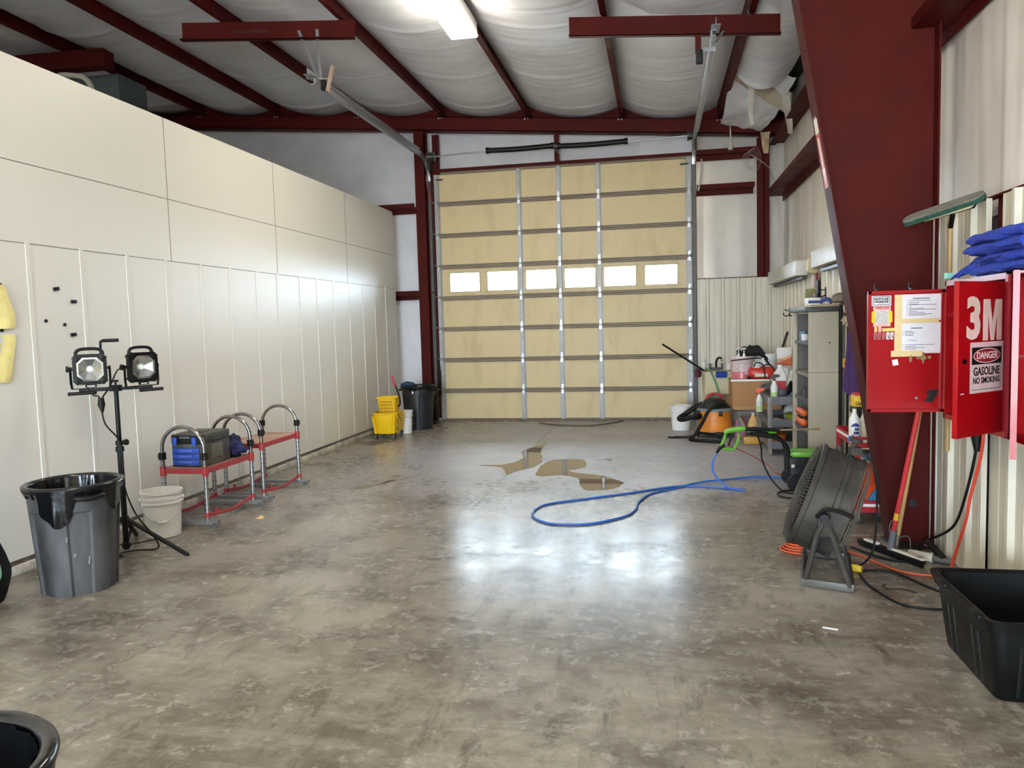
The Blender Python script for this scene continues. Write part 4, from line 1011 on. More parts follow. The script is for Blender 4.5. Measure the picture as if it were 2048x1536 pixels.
# near door, open past square toward the camera
hd = V((1.6, 3.96, 0)); dx = V((.749, .662, 0)); fr0 = hd - dx * .4
Mn = frame(fr0 + V((0, 0, 1.065)), dx, (0, 0, 1))  # x from the free edge to the hinge, z outward
nd = obj('door', B().box((.2, .3515, -.012), (.4, .703, .024), Mn, ch=.003), REDP, cab)
b = B().text('3', Mn @ Matrix.Translation((.118, .528, .0012)), .25, .0105, .0004, 1.0)
Hm = .188; mp_ = [(0, 0), (0, Hm), (.056, Hm), (.079, Hm * .42), (.102, Hm), (.158, Hm), (.158, 0), (.117, 0), (.117, Hm * .68), (.092, 0), (.066, 0), (.041, Hm * .68), (.041, 0)]
b.prism(mp_, .0008, Mn @ Matrix.Translation((.196, .434, .0004)))
obj('white_lettering', b, mat('cream_vinyl', '#e6cfc0', .5), nd, world=True)
def ns(x0, x1, z0, z1, d=.0008): return B().box(((x0 + x1) / 2, (z0 + z1) / 2 - 1.065, d), (x1 - x0, z1 - z0, .0008), Mn)
sg = obj('danger_sign', ns(.095, .37, 1.262, 1.493), mat('sign_white', '#dcc9c2', .45), nd, world=True)
b = ns(.107, .355, 1.392, 1.47, .0016)
b.text('GASOLINE', Mn @ Matrix.Translation((.231, .2935, .0018)), .052, .0016, .0003, .9).text('NO SMOKING', Mn @ Matrix.Translation((.231, .252, .0018)), .0385, .0012, .0003, .92)
b.box((.231, .212, .0016), (.24, .0025, .0006), Mn).box((.3535, .27, .0016), (.002, .115, .0006), Mn)
obj('sign_print', b, BLK, sg, world=True)
el = lambda rx, ry: [(rx * math.cos(2 * PI * i / 40), ry * math.sin(2 * PI * i / 40)) for i in range(40)]
Mo = Mn @ Matrix.Translation((.231, .366, .002))
obj('sign_oval_ring', B().prism(el(.112, .034), .0005, Mo), mat('sign_pale', '#e5cfca', .5), sg, world=True)
obj('sign_oval', B().prism(el(.107, .030), .0005, Mo @ Matrix.Translation((0, 0, .0006))), mat('sign_red', '#8e1d24', .45), sg, world=True)
obj('danger_lettering', B().text('DANGER', Mo @ Matrix.Translation((0, 0, .0015)), .045, .001, .0003, .98), mat('sign_pale', '#e5cfca', .5), sg, world=True)
obj('door_lock', B().cyl(Mn @ V((.045, .345, 0)), Mn @ V((.045, .345, .008)), .011, n=14), mat('lock_black', '#1a1214', .3, .6), nd, world=True)
obj('scrape_mark', B().box((.035, .20, .0006), (.03, .005, .0006), Mn), MATS['sign_pale'], nd, world=True)
for y, z, s, lab in ((4.55, 1.175, .1, 'middle small tan carton inside the open red cabinet'), (4.58, 1.266, .075, 'rounded tan packet on top of the cartons inside the red cabinet'), (4.6, 1.093, .065, 'lowest tan carton inside the open red cabinet')):
    if s == .075: solo('packet', blob((1.7, y, 1.225), .07, .1, .07, 4, .15, 16, 2), CARD, lab, 'packet')
    else: solo('carton', B().box((1.7, y, z - (.0 if s == .1 else .0)), (.13, .18, s), ch=.003), CARD, lab, 'carton', 'cartons in the red cabinet')
solo('paper_scrap', B().box((1.63, 4.5, 1.062), (.05, .09, .006), rz=.3), mat('pale_scrap', '#d9b594', .7), 'pale scrap on the floor of the open red cabinet', 'scrap')
solo('valve_cap', B().ball((1.66, 4.52, 1.487), .022, 12, (1, 1, 1.1)).cyl((1.66, 4.55, 1.49), (1.64, 4.6, 1.53), .008), WHITEP, 'small white fitting on a shelf in the open red cabinet', 'fitting')
cab2 = case('wall_cabinet', 'second red wall cabinet at the right edge, dark inside', 2.95, 3.93, (1.42,))
b = B(); a0, a1 = V((1.6, 3.875, 1.0)), V((1.47, 3.555, 1.0)); d_ = (a1 - a0).normalized()
b.box((0, 0, 0), (.35, .024, .80), frame((a0 + a1) / 2 + V((0, 0, .40)), d_, V((0, 0, 1)).cross(d_)))
obj('door', b, REDP, cab2)
obj('door_edge_trim', B().box((1.59, 3.93, 1.42), (.014, .03, .76)), mat('pink_worn_edge', '#a5303c', .4), cab2)
solo('black_bag', blob((1.73, 3.62, 1.06), .07, .12, .24, 8, .15), BLACKG, 'black bag inside the second red cabinet at the right edge', 'bag')

# folded blue towels
def towel(c, w, d, h, seed, ang=0):
    """Stacked folds: rolled front edge to the left, layers visible."""
    b = B(); n = 2
    for k in range(n):
        hz = h / n
        def fn(u, v, k=k, hz=hz):
            # u runs round the section, v along Y
            a = 2 * PI * u; x = math.cos(a); z = math.sin(a)
            px = (abs(x) ** .35) * (1 if x > 0 else -1) * w / 2; pz = (abs(z) ** .8) * (1 if z > 0 else -1) * hz * .53
            y = (v - .5) * d
            e = .012 * nz(px * 9 + seed, y * 5, k * 3 + z) + .009 * nz(px * 24, y * 12 + seed, z * 2)
            return (c[0] + px + e - (.012 if k else 0) * math.cos(y * 9), c[1] + y, c[2] + hz * (k + .5) + pz + e)
        b.grid(fn, 36, 30)
        for v in (0, 1): b.add([fn(i / 36, v) for i in range(36)], [tuple(range(36))])
    return b
solo('folded_towel', towel((1.70, 4.02, 1.815), .24, .66, .095, 3), BLUE, 'lower folded royal blue towel on top of the red cabinet', 'towel', 'blue towels on the red cabinet', sharp=80)
solo('folded_towel', towel((1.675, 4.04, 1.912), .25, .62, .105, 7), BLUE, 'upper folded royal blue towel, top of the stack on the red cabinet', 'towel', 'blue towels on the red cabinet', sharp=80)
b = B().grid(lambda u, v: (1.60 - .035 * u + .015 * nz(u * 4, v * 4, 3), 4.40 + .18 * u - .12 * v, 1.815 + .07 * (1 - u) * (1 - .6 * v) + .018 * abs(nz(u * 5, v * 5, 1))), 14, 14, back=.008)
solo('towel_corner', b, BLUE, 'crumpled blue cloth corner spilling onto the red cabinet top beside the towels', 'cloth')
b = B().box((1.56, 4.58, 1.832), (.045, .02, .03), rz=.4)
solo('paper_tag', b, mat('mint_paper', '#8fcfc0', .6), 'small mint tag poking out beneath the blue towels', 'tag')

# scrub pad holder hung behind the cabinet
t = thing('scrub_pad_holder', 'upside-down scrub pad holder with green pad and wooden handle behind the red cabinet', 'scrubber', (1.75, 5.12, .78), world=True)
obj('handle', B().cyl((1.752, 5.13, .775), (1.752, 5.135, 2.165), .0125), WOOD, t)
pc = V((1.69, 5.06, 2.235)); ax = V((.30, -.36, .07)).normalized(); up = V((-.25, -.42, .87)); up = (up - ax * up.dot(ax)).normalized()
Ms = frame(pc, ax, up.cross(ax) * -1)
if (Ms.to_3x3() @ V((0, 0, 1))).dot(up) < 0: Ms = Ms @ Matrix.Rotation(PI, 4, 'X')
pad = rrect(.47, .115, .05, 6)
pad = [(x, y + .018 * math.sin(x * 9)) for x, y in pad]
obj('worn_pad_face', B().prism(pad, .012, Ms @ Matrix.Translation((0, 0, .026))), mat('worn_grey_pad', '#6d695f', .9, var=.15, scale=30), t)
obj('green_pad', B().prism([(x * 1.012, y * 1.03) for x, y in pad], .026, Ms), mat('green_scrub_pad', '#1f4a3c', .95, var=.3, scale=60, bump=.8, bscale=150), t)
obj('pad_plate', B().prism(rrect(.30, .085, .02), .012, Ms @ Matrix.Translation((.03, 0, -.012))), CREAM, t)
b = B().tube([(1.752, 5.134, 2.15), tuple(Ms @ V((.04, 0, -.03))), tuple(Ms @ V((.04, 0, -.01)))], .015, 8).tube([tuple(Ms @ V((-.1, 0, -.02))), tuple(Ms @ V((.17, 0, -.022))), tuple(Ms @ V((.175, .03, -.01)))], .008, 6)
obj('swivel_bracket', b, BLACKP, t)

# squeegee, wooden push broom and bits at the column foot
t = thing('floor_squeegee', 'red-handled floor squeegee leaning by the foot of the tapered column', 'squeegee', (1.5, 5.5, 0), world=True)
h0, h1 = V((1.52, 5.44, .10)), V((1.69, 5.30, 1.30))
obj('handle', B().cyl(h0.lerp(h1, .04), h1, .0155), mat('red_handle', '#b3222a', .4), t)
obj('handle_label', B().cyl(h0.lerp(h1, .13), h0.lerp(h1, .17), .0162), mat('label_yellow2', '#d6a62a', .5), t)
obj('socket', B().cyl(h0 - V((.005, 0, .05)), h0.lerp(h1, .07), .021), GREYP, t)
s0, s1 = V((1.385, 5.70, 0)), V((1.645, 5.20, 0)); sd = (s1 - s0).normalized()
obj('blade_bar', B().box((0, 0, 0), ((s1 - s0).length, .045, .03), frame((s0 + s1) / 2 + V((0, 0, .035)), sd, V((0, 0, 1)).cross(sd)), ch=.006), BLACKP, t)
obj('rubber_blade', B().box((0, 0, 0), ((s1 - s0).length, .012, .03), frame((s0 + s1) / 2 + V((0, 0, .014)), sd, V((0, 0, 1)).cross(sd))), BLACKR, t)
for q, l in ((.16, .08), (.26, .06), (.56, .05), (.62, .06), (.74, .1), (.9, .09), (.97, .05)):
    obj('foam_remnant', B().box((0, 0, 0), (l, .03, .014), frame(s0.lerp(s1, q) + V((0, 0, .057)), sd, V((0, 0, 1)).cross(sd)), ch=.004), mat('torn_white_foam', '#d9d2bd', .8), t)
t = thing('push_broom', 'wooden-handled broom with bent wire bracket, leaning beside the red squeegee', 'broom', (1.62, 5.5, 0), world=True)
w0, w1 = V((1.585, 5.52, .13)), V((1.73, 5.42, 1.30))
obj('handle', B().cyl(w0, w1, .0145), WOOD, t)
b = B().cyl(w0 - V((.012, 0, .12)), w0, .013).tube([w0 + V((0, -.01, -.02)), w0 + V((.045, -.01, -.005)), w0 + V((.075, .0, -.03)), w0 + V((.085, .01, -.127))], .0045, 6, k=5).tube([w0 + V((0, -.01, .005)), w0 + V((-.05, -.01, .01)), w0 + V((-.055, -.01, .06)), w0 + V((-.04, 0, .1))], .004, 6, k=5)
obj('wire_bracket', b, mat('bent_wire', '#6d665b', .5, .5), t)
solo('white_pipe', B().tube([(1.625, 5.42, .03), (1.745, 5.335, .03)], .03, 14).tube([(1.735, 5.34, .03), (1.745, 5.335, .03)], .036, 14), mat('yellowed_pvc', '#d7d1c0', .5), 'short white plastic pipe lying behind the black storage bin', 'pipe')
solo('grey_pipe', B().tube([(1.755, 5.33, .024), (1.84, 5.275, .024)], .022, 14), GREYP, 'grey pipe end lying beside the white pipe near the wall', 'pipe')
b = B().tube([(1.755, 5.47, .10), (1.80, 5.3, .035)], .022, 10)
t = solo('brush_handle', b, BLACKR, 'black handle with pink tip lying on the pipes behind the storage bin', 'handle')
obj('pink_tip', B().ball((-.022, .085, .068), .018, 10), mat('pink_tip', '#d9726c', .5), t)

# black storage bin
t = thing('storage_bin', 'empty black storage bin in the right foreground', 'bin', (1.58, 3.72, 0), world=True)
x0, x1, y0, y1 = 1.312, 1.838, 3.35, 4.075; cx, cy = (x0 + x1) / 2, (y0 + y1) / 2
def bring(ins, z, r=.05, wav=0):
    out = []
    for x, y in rrect(x1 - x0 - 2 * ins, y1 - y0 - 2 * ins, r, 5): out.append((cx + x, cy + y, z))
    return out
rg = [bring(.065, 0), bring(.06, .01), bring(.03, .26), bring(.028, .30), bring(.012, .302), bring(.008, .335), bring(.0, .336), bring(-.004, .36), bring(.012, .362), bring(.03, .35), bring(.036, .30), bring(.067, .012)]
obj('tub', B().rings(rg), mat('bin_black', '#08090a', .45, var=.15, rvar=.08, spec=.28), t)
for y in (3.55, 3.62, 3.83, 3.9): obj('rib', B().tube([(x0 + .063, y, .02), (x0 + .034, y, .25)], 1, prof=rrect(.016, .014, .004, 2)), mat('bin_rib', '#0e0f10', .4), t)
for x in (1.45, 1.52, 1.66): obj('rib', B().tube([(x, y0 + .063, .02), (x, y0 + .034, .25)], 1, prof=rrect(.014, .016, .004, 2)), MATS['bin_rib'], t)
b = B()
for y in (3.47, 3.86): b.box((x0 + .012, y, .361), (.012, .05, .006)); 
obj('handle_slot', b, BLK, t)
obj('latch_lug', B().box((x0 - .004, 3.86, .352), (.02, .1, .02), ch=.004).box((x0 - .004, 3.47, .352), (.02, .1, .02), ch=.004), MATS['bin_black'], t)

# drum fan
t = thing('drum_fan', 'dusty black drum fan on an A-frame stand, tilted upward', 'fan', (1.0, 5.05, 0), world=True)
fc = V((1.02, 5.06, .465)); tl = math.radians(20)
side = V((.2, .98, 0)).normalized(); axh = V((-.98, .2, 0)).normalized()
ax = axh * math.cos(tl) + V((0, 0, math.sin(tl))); upv = V((0, 0, 1)) * math.cos(tl) - axh * math.sin(tl)
Mf_ = Matrix(((side.x, upv.x, ax.x, fc.x), (side.y, upv.y, ax.y, fc.y), (side.z, upv.z, ax.z, fc.z), (0, 0, 0, 1)))
R_ = .325
b = B().lathe([(R_ - .006, -.13), (R_ + .006, -.13), (R_ + .004, -.12), (R_, -.115), (R_, -.03), (R_ + .004, -.025), (R_, -.02), (R_, .095), (R_ + .012, .1), (R_ + .014, .125), (R_ + .004, .13), (R_ - .006, .125), (R_ - .006, -.125)], n=64, M=Mf_)
obj('drum', b, FANB, t)
b = B()
for k in range(96):
    a = 2 * PI * k / 96; c_, s_ = math.cos(a), math.sin(a)
    b.tube([Mf_ @ V((r * c_, r * s_, z)) for r, z in ((R_, .128), (R_ - .03, .158), (.2, .175), (.08, .18))], .003, 4)
for r, z in ((.08, .18), (.11, .179), (.14, .178), (.17, .177), (.2, .175), (.225, .172), (.25, .168), (.275, .163), (R_ - .03, .158), (R_ - .015, .145)): b.tube([Mf_ @ V((r * math.cos(2 * PI * i / 40), r * math.sin(2 * PI * i / 40), z)) for i in range(40)], .0026, 4, closed=True)
b.cyl(Mf_ @ V((0, 0, .176)), Mf_ @ V((0, 0, .184)), .08)
obj('front_grille', b, FANB, t)
b = B()
for k in range(12):
    a = 2 * PI * k / 12; c_, s_ = math.cos(a), math.sin(a)
    b.tube([Mf_ @ V((r * c_, r * s_, z)) for r, z in ((R_ + .002, -.11), (R_ - .004, -.16), (.26, -.185), (.06, -.19))], .003, 5)
for r, z in ((R_ + .002, -.135), (R_ - .002, -.152), (R_ - .01, -.165), (.285, -.176), (.25, -.184), (.2, -.187), (.15, -.188), (.1, -.19)): b.tube([Mf_ @ V((r * math.cos(2 * PI * i / 48), r * math.sin(2 * PI * i / 48), z)) for i in range(48)], .0026, 4, closed=True)
obj('rear_grille', b, mat('dusty_wire', '#6f6a60', .5, .3), t)
for k in range(3):
    a = k * 2 * PI / 3
    def bl(u, v, a=a):
        r = .05 + .25 * u; th = a + (v - .5) * (.9 - .2 * u); return Mf_ @ V((r * math.cos(th), r * math.sin(th), -.02 + .07 * (v - .5) * (1.2 - u * .5)))
    obj('blade', B().grid(bl, 8, 6, back=.003), DARKST, t)
obj('motor', B().cyl(Mf_ @ V((0, 0, -.1)), Mf_ @ V((0, 0, .06)), .07, n=24), DARKST, t)
# yoke band round the drum and handle
b = B().tube([Mf_ @ V(((R_ + .008) * math.cos(a), (R_ + .008) * math.sin(a), -.045)) for a in [PI * (.97 - .94 * i / 30) for i in range(31)]], 1, prof=rrect(.012, .03, .004, 2), up=tuple(ax))
obj('carry_band', b, FANB, t)
b = B().tube([Mf_ @ V(p) for p in ((-.30, -.03, .03), (-.365, -.03, .03), (-.39, .03, .01), (-.39, .05, -.06), (-.39, .05, -.15))], .0115, 10, k=5)
obj('side_handle', b, BLACKP, t)
b = B().box(Mf_ @ V((-.03, R_ + .045, -.05)), (.07, .08, .05), ch=.012).cyl(Mf_ @ V((-.05, R_ + .06, -.03)), Mf_ @ V((-.05, R_ + .115, -.03)), .014).cyl(Mf_ @ V((-.05, R_ + .1, -.03)), Mf_ @ V((-.05, R_ + .12, -.03)), .036, n=14)
b2 = B().tube([Mf_ @ V(p) for p in ((-.1, R_ + .01, .03), (-.12, R_ + .03, .04), (-.1, R_ + .045, .05), (-.06, R_ + .02, .05))], .012, 8, k=3)
obj('speed_switch', b, FANB, t); obj('cable_clamp', b2, FANB, t)
for s in (-1, 1):
    pv = fc + side * s * .365 + V((0, 0, -.02))
    f0 = V((.845, 4.79, .0)) if s < 0 else V((.955, 5.40, 0)); f1 = V((1.10, 4.70, .0)) if s < 0 else V((1.22, 5.33, 0))
    b = B().tube([f0 + V((.01, 0, .03)), pv + V((-.04, 0, -.1)), pv + V((-.012, 0, -.04))], .0165, 10).tube([f1 + V((-.01, 0, .03)), pv + V((.04, 0, -.1)), pv + V((.012, 0, -.04))], .0165, 10).box(pv + V((0, 0, -.05)), (.075, .02, .13), ch=.008)
    lg = obj('leg_frame', b, FANB, t)
    obj('base_bar', B().box((0, 0, 0), ((f1 - f0).length + .03, .03, .045), frame((f0 + f1) / 2 + V((0, 0, .025)), f1 - f0, V((0, 0, 1)).cross(f1 - f0)), ch=.004), mat('scuffed_steel_bar', '#5d5b57', .5, .3, var=.25, scale=12), lg, world=True)
    obj('tilt_knob', B().cyl(pv + side * s * .0, pv + side * s * .035, .013).cyl(pv + side * s * .02, pv + side * s * .04, .033, .028, 8), BLACKP, lg, world=True)
    obj('pivot', B().cyl(fc + side * s * .32, pv, .012), DARKST, lg, world=True)
b = B()
for q in (0, 1):
    a_, c_ = ((.845, 4.79), (.955, 5.40)) if q == 0 else ((1.10, 4.70), (1.22, 5.33))
    b.tube([(a_[0], a_[1], .035), (c_[0], c_[1], .035)], .0165, 10)
obj('cross_bar', b, FANB, t)

# red service cart behind the fan and what stands on it
t = thing('service_cart', 'red metal service cart behind the drum fan, next to the tapered column', 'cart', (1.66, 6.65, 0), world=True)
x0, x1, y0, y1 = 1.50, 1.815, 6.3, 6.98
CARTR = mat('cart_red', '#a3131d', .4, var=.12, scale=7, rvar=.08)
for z0, z1, nm in ((.60, .685, 'top_tray'), (.09, .185, 'bottom_tray')):
    b = B().box(((x0 + x1) / 2, (y0 + y1) / 2, z0 + .01), (x1 - x0, y1 - y0, .012))
    for y in (y0, y1): b.box(((x0 + x1) / 2, y, (z0 + z1) / 2), (x1 - x0, .008, z1 - z0))
    for x in (x0, x1): b.box((x, (y0 + y1) / 2, (z0 + z1) / 2), (.008, y1 - y0, z1 - z0))
    tr = obj(nm, b, CARTR, t)
    b = B().box(((x0 + x1) / 2 + .02, y0 - .0048, (z0 + z1) / 2 + .01), (x1 - x0 - .06, .001, .022)).box((x0 - .0048, (y0 + y1) / 2, (z0 + z1) / 2 + .01), (.001, y1 - y0 - .04, .022))
    obj('white_stripe', b, WHITE, tr, world=True)
for x in (x0 + .015, x1 - .015):
    for y in (y0 + .015, y1 - .015):
        lg = obj('leg', B().box((x, y, .375), (.035, .035, .58)), CARTR, t)
        obj('caster', B().cyl((x - .013, y, .04), (x + .013, y, .04), .04, n=18).box((x, y, .08), (.03, .04, .03)), GREYP, lg, world=True)
bd = obj('round_badge', B().cyl((1.613, y0 - .004, .648), (1.613, y0 - .01, .648), .036, n=28), BLK, t)
obj('badge_lettering', B().text('Ric', frame((1.613, y0 - .0106, .648), (1, 0, 0), (0, 0, 1)), .04, .0006, .0003, 1.0, shear=.2), mat('badge_grey', '#8c8c8c', .4), bd, world=True)
def spray_can(name, lab, c, r, h, m, band=None, txt=None):
    t = thing(name, lab, 'bottle', c)
    obj('body', B().lathe([(0, .0), (r, 0), (r, h * .62), (r * .9, h * .72), (r * .45, h * .84), (r * .4, h * .9), (r * .36, h), (0, h)], n=28), m, t)
    if band: obj('blue_band', B().lathe([(r + .0008, h * .02), (r + .0008, h * .2)], n=28), band, t)
    return t
zc = .618
sc = spray_can('spray_bottle', 'white bottle with blue base band on the red service cart', (1.525, 6.47, zc), .042, .27, WHITEP, mat('label_blue', '#2a6fb8', .4))
b = B().grid(lambda u, v: (.0428 * math.sin(-.9 + 1.8 * u), -.0428 * math.cos(-.9 + 1.8 * u), .13 + .03 * v * (1 - (2 * u - 1) ** 2)), 10, 2).grid(lambda u, v: (.0428 * math.sin(-.2 + .9 * u), -.0428 * math.cos(-.2 + .9 * u), .1 + .02 * v), 6, 1).grid(lambda u, v: (.0428 * math.sin(-.4 + 1.1 * u), -.0428 * math.cos(-.4 + 1.1 * u), .07 + .022 * v), 6, 1)
obj('blue_print', b, mat('navy_print', '#233a7c', .5), sc)
b = B().box((0, 0, .09), (.1, .1, .18), ch=.02).rings([rr3 for rr3 in [[(x * .048, y * .048, .17) for x, y in rrect(2, 2, .5, 3)], [(x * .02, y * .02 , .26) for x, y in rrect(2, 2, .9, 3)], [(x * .018, y * .018, .3) for x, y in rrect(2, 2, .9, 3)]]])
t = solo('jug', B().add([(x + 1.625, y + 6.5, z + zc) for x, y, z in b.v], b.f), mat('yellowed_jug', '#cfc6ac', .45, var=.06), 'yellowed white jug with graduations on the red service cart', 'jug')
b = B().box((1.655, 6.72, zc + .13), (.15, .18, .26), ch=.02).box((1.63, 6.66, zc + .24), (.16, .2, .06), ch=.015)
t = solo('power_tool', b, BLACKP, 'black tool case standing at the back of the red service cart', 'tool')
obj('number_label', B().text('11', frame((-.02, -.128, .235), (1, 0, 0), (0, 0, 1)), .05, .002, .0005), WHITE, t)
t = thing('rag_box', 'yellow and red rag box on the black tool case, red service cart', 'box', (1.625, 6.65, zc + .272))
obj('carton', B().box((0, 0, .045), (.15, .12, .09), ch=.003), mat('rag_box_yellow', '#e0b81e', .5), t)
obj('red_lid', B().box((0, 0, .1), (.13, .11, .02), ch=.004), mat('rag_box_red', '#c0252b', .5), t)
obj('lettering', B().text('Up Rags', frame((-.0, -.0608, .028), (1, 0, 0), (0, 0, 1)), .04, .0012, .0003, .95), BLK, t)
t = thing('beach_bag', 'orange, yellow and blue fabric bundle on the lower shelf of the red service cart', 'bag', (1.64, 6.55, .11), world=True)
b = B().grid(lambda u, v: (1.53 + .10 * u, 6.36 + .1 * v * math.sin(u * 2), .115 + .30 * v * (1 - .2 * u)), 10, 10, back=.02); obj('yellow_panel', b, mat('fabric_amber', '#e8981f', .8), t)
b = B().grid(lambda u, v: (1.56 + .14 * u, 6.352 + .05 * v, .115 + .36 * v * (1 - .25 * abs(u - .3))), 10, 10, back=.05); obj('orange_panel', b, mat('fabric_orange', '#dc4a1c', .8), t)
b = B().prism([(0, 0), (.2, .0), (.2, .26), (.14, .2)], .012, frame((1.545, 6.345, .115), (1, 0, 0), (0, 0, 1))); obj('blue_panel', b, mat('fabric_blue', '#2f86b4', .8), t)
solo('teal_box', B().box((1.68, 6.5, .53), (.16, .2, .02), ch=.004).box((1.68, 6.5, .50), (.15, .19, .04)), mat('teal_lid', '#3f7f95', .5), 'flat teal box top between the shelves of the red service cart', 'box')

# purple towel hung on the right wall
def ptowel(u, v):
    wdt = .12 + .36 * v ** .7 - .05 * max(0, v - .8) * 5 * (u > .5)
    y = 7.36 + (u - .5) * wdt
    fold = .035 * math.sin(u * 15 + v * 2) * (.35 + v) + .015 * nz(u * 6, v * 4, 2)
    return (1.76 - .02 * v - .05 * math.sin(PI * u) + fold, y, 1.70 - (.62 + .22 * (1 - u) + .10 * math.sin(u * 5)) * v)
solo('towel', B().grid(ptowel, 48, 40, back=.008), PURPLE, 'purple towel hanging on the right wall beside the tapered column', 'towel', sharp=80)
# wash brushes on black poles between tower and towel
t = thing('wash_brush', 'grey bristle wash brush, head up on a black pole beside the taupe shelf unit', 'brush', (1.86, 8.2, 0), world=True)
obj('pole', B().cyl((1.805, 8.22, 0), (1.80, 8.2, 1.80), .014), BLACKP, t)
b = blob((1.775, 8.16, 1.76), .07, .11, .09, 5, .18, 24, 5)
obj('bristle_head', b, mat('grey_bristles', '#7b7163', .95, var=.3, scale=70, bump=.8, bscale=120), t)
obj('head_block', B().box((1.81, 8.12, 1.755), (.05, .15, .03), ch=.008), BLACKP, t)
t = thing('wash_brush', 'cream bristle wash brush, lower of two heads beside the taupe shelf unit', 'brush', (1.84, 7.98, 0), world=True)
obj('pole', B().cyl((1.815, 8.0, 0), (1.82, 7.98, 1.66), .013), BLACKP, t)
b = B()
for k in range(46):
    y = 7.84 + .005 * k + .004 * random.random(); x = 1.80 + .03 * random.random(); b.cyl((x, y, 1.63), (x - .03 + .01 * random.random(), y - .01, 1.53 + .05 * random.random()), .006, .009, 5)
    b.cyl((x, y, 1.65), (x - .01, y, 1.70 + .03 * random.random()), .006, .008, 5)
obj('bristles', b, mat('cream_bristles', '#b3a78e', .9, var=.2), t)
obj('head_block', B().box((1.815, 7.96, 1.645), (.05, .26, .035), ch=.008), mat('dark_block', '#3b342b', .6), t)
solo('yellow_sponge', B().box((1.83, 8.1, 1.16), (.05, .12, .1), ch=.012), mat('mustard_sponge', '#c69a3a', .9), 'mustard yellow sponge wedged behind the black poles', 'sponge')

# taupe shelf unit
t = thing('shelf_unit', 'tall taupe plastic shelf unit against the right wall, open to the left', 'shelf unit', (1.69, 8.82, 0), world=True)
x0, x1, y0, y1 = 1.515, 1.838, 8.34, 9.29
b = B().box(((x0 + x1) / 2 - .006, y0 + .012, .525), (x1 - x0 - .016, .024, 1.05)).box(((x0 + x1) / 2 - .006, y0 + .012, 1.3665), (x1 - x0 - .016, .024, .623))
for x in (x0 + .085, x0 + .17): b.box((x, y0 - .001, .525), (.006, .004, 1.04)).box((x, y0 - .001, 1.366), (.006, .004, .61))
obj('side_panel', b, TOWER, t)
b = B()
for z in (.5, 1.37): b.box((x0 + .05, y0 - .0015, z), (.004, .003, .8 if z < 1 else .55))
obj('keyhole', B().cyl((1.722, y0 - .002, 1.36), (1.722, y0 + .004, 1.36), .008, n=10), BLK, t)
obj('edge_post', B().box((x1 - .018, y0 + .015, .84), (.022, .04, 1.68)), BLACKP, t)
for y in (y1 - .03,): obj('front_post', B().box((x0 + .02, y, .84), (.045, .06, 1.68), ch=.004), TOWER, t)
b = B()
for k in range(9): b.cyl((x0 - .0035, y1 - .03, .2 + k * .17), (x0 - .001, y1 - .03, .2 + k * .17), .007, n=8)
obj('post_holes', b, BLK, t)
obj('back_panel', B().box((x1 - .004, (y0 + y1) / 2, .84), (.008, y1 - y0, 1.66)), mat('grey_back', '#66625d', .6), t)  # dark grey puts the shade inside the shelves into the panel colour
obj('far_panel', B().box(((x0 + x1) / 2, y1 - .008, .84), (x1 - x0 - .05, .012, 1.66)), MATS['grey_back'], t)
for z in (1.37, 1.03, .75, .43, .1): obj('shelf', B().box(((x0 + x1) / 2 + .005, (y0 + y1) / 2, z - .018), (x1 - x0 - .02, y1 - y0 - .04, .036), ch=.004), mat('shelf_dark_grey', '#55565a', .5) if z != 1.03 else TOWERG, t)
obj('top_slab', B().box(((x0 + x1) / 2 - .012, (y0 + y1) / 2, 1.705), (x1 - x0 + .05, y1 - y0 + .05, .05), ch=.008), mat('slab_charcoal', '#2d2d2d', .5), t)
obj('top_board', B().box(((x0 + x1) / 2 + .012, (y0 + y1) / 2 - .02, 1.742), (x1 - x0 - .03, y1 - y0 - .02, .022)), mat('tan_board', '#a18f72', .6), t)
zt = 1.753
t = thing('carton', 'white and navy carton on top of the taupe shelf unit', 'carton', (1.63, 8.75, zt))
obj('box', B().box((0, 0, .04), (.13, .2, .08), ch=.004), WHITE, t); obj('navy_panel', B().box((0, -.1008, .035), (.12, .001, .03)), mat('navy_ink', '#22316f', .5), t)
solo('blue_strap', B().tube([(1.66, 8.50, zt + .02), (1.69, 8.48, zt + .05), (1.74, 8.46, zt + .05), (1.77, 8.46, zt + .012)], .02, 8, k=5), mat('deep_blue', '#263c86', .6), 'deep blue strap lying on top of the taupe shelf unit', 'strap')
solo('tin', B().cyl((1.60, 9.1, 1.372), (1.60, 9.1, 1.47), .045), mat('tin_blue', '#5f7f9d', .4), 'blue-grey tin on the top open shelf of the taupe unit', 'tin')
solo('plastic_tub', B().cyl((1.59, 8.93, 1.372), (1.59, 8.93, 1.44), .04, .046), WHITEP, 'small white tub beside the blue-grey tin on the shelf unit', 'tub')
solo('wire_basket', B().box((1.62, 8.9, .80), (.1, .2, .09)).box((1.62, 9.05, .78), (.1, .06, .05)), DARKST, 'dark metal bracket piece on the middle shelf of the taupe unit', 'hardware')
b = B()
for z in (.475, .58): b.tube([(1.55, 8.78, z), (1.55, 9.05, z)], .042, 14).ball((1.55, 8.78, z), .042, 12)
t = solo('orange_clamp', b, mat('clamp_orange', '#d2622c', .45), 'orange-handled clamp on the low shelf of the taupe unit', 'clamp', sharp=60)
obj('black_jaw', B().box((.01, .02, .09), (.06, .16, .07)), BLACKP, t)
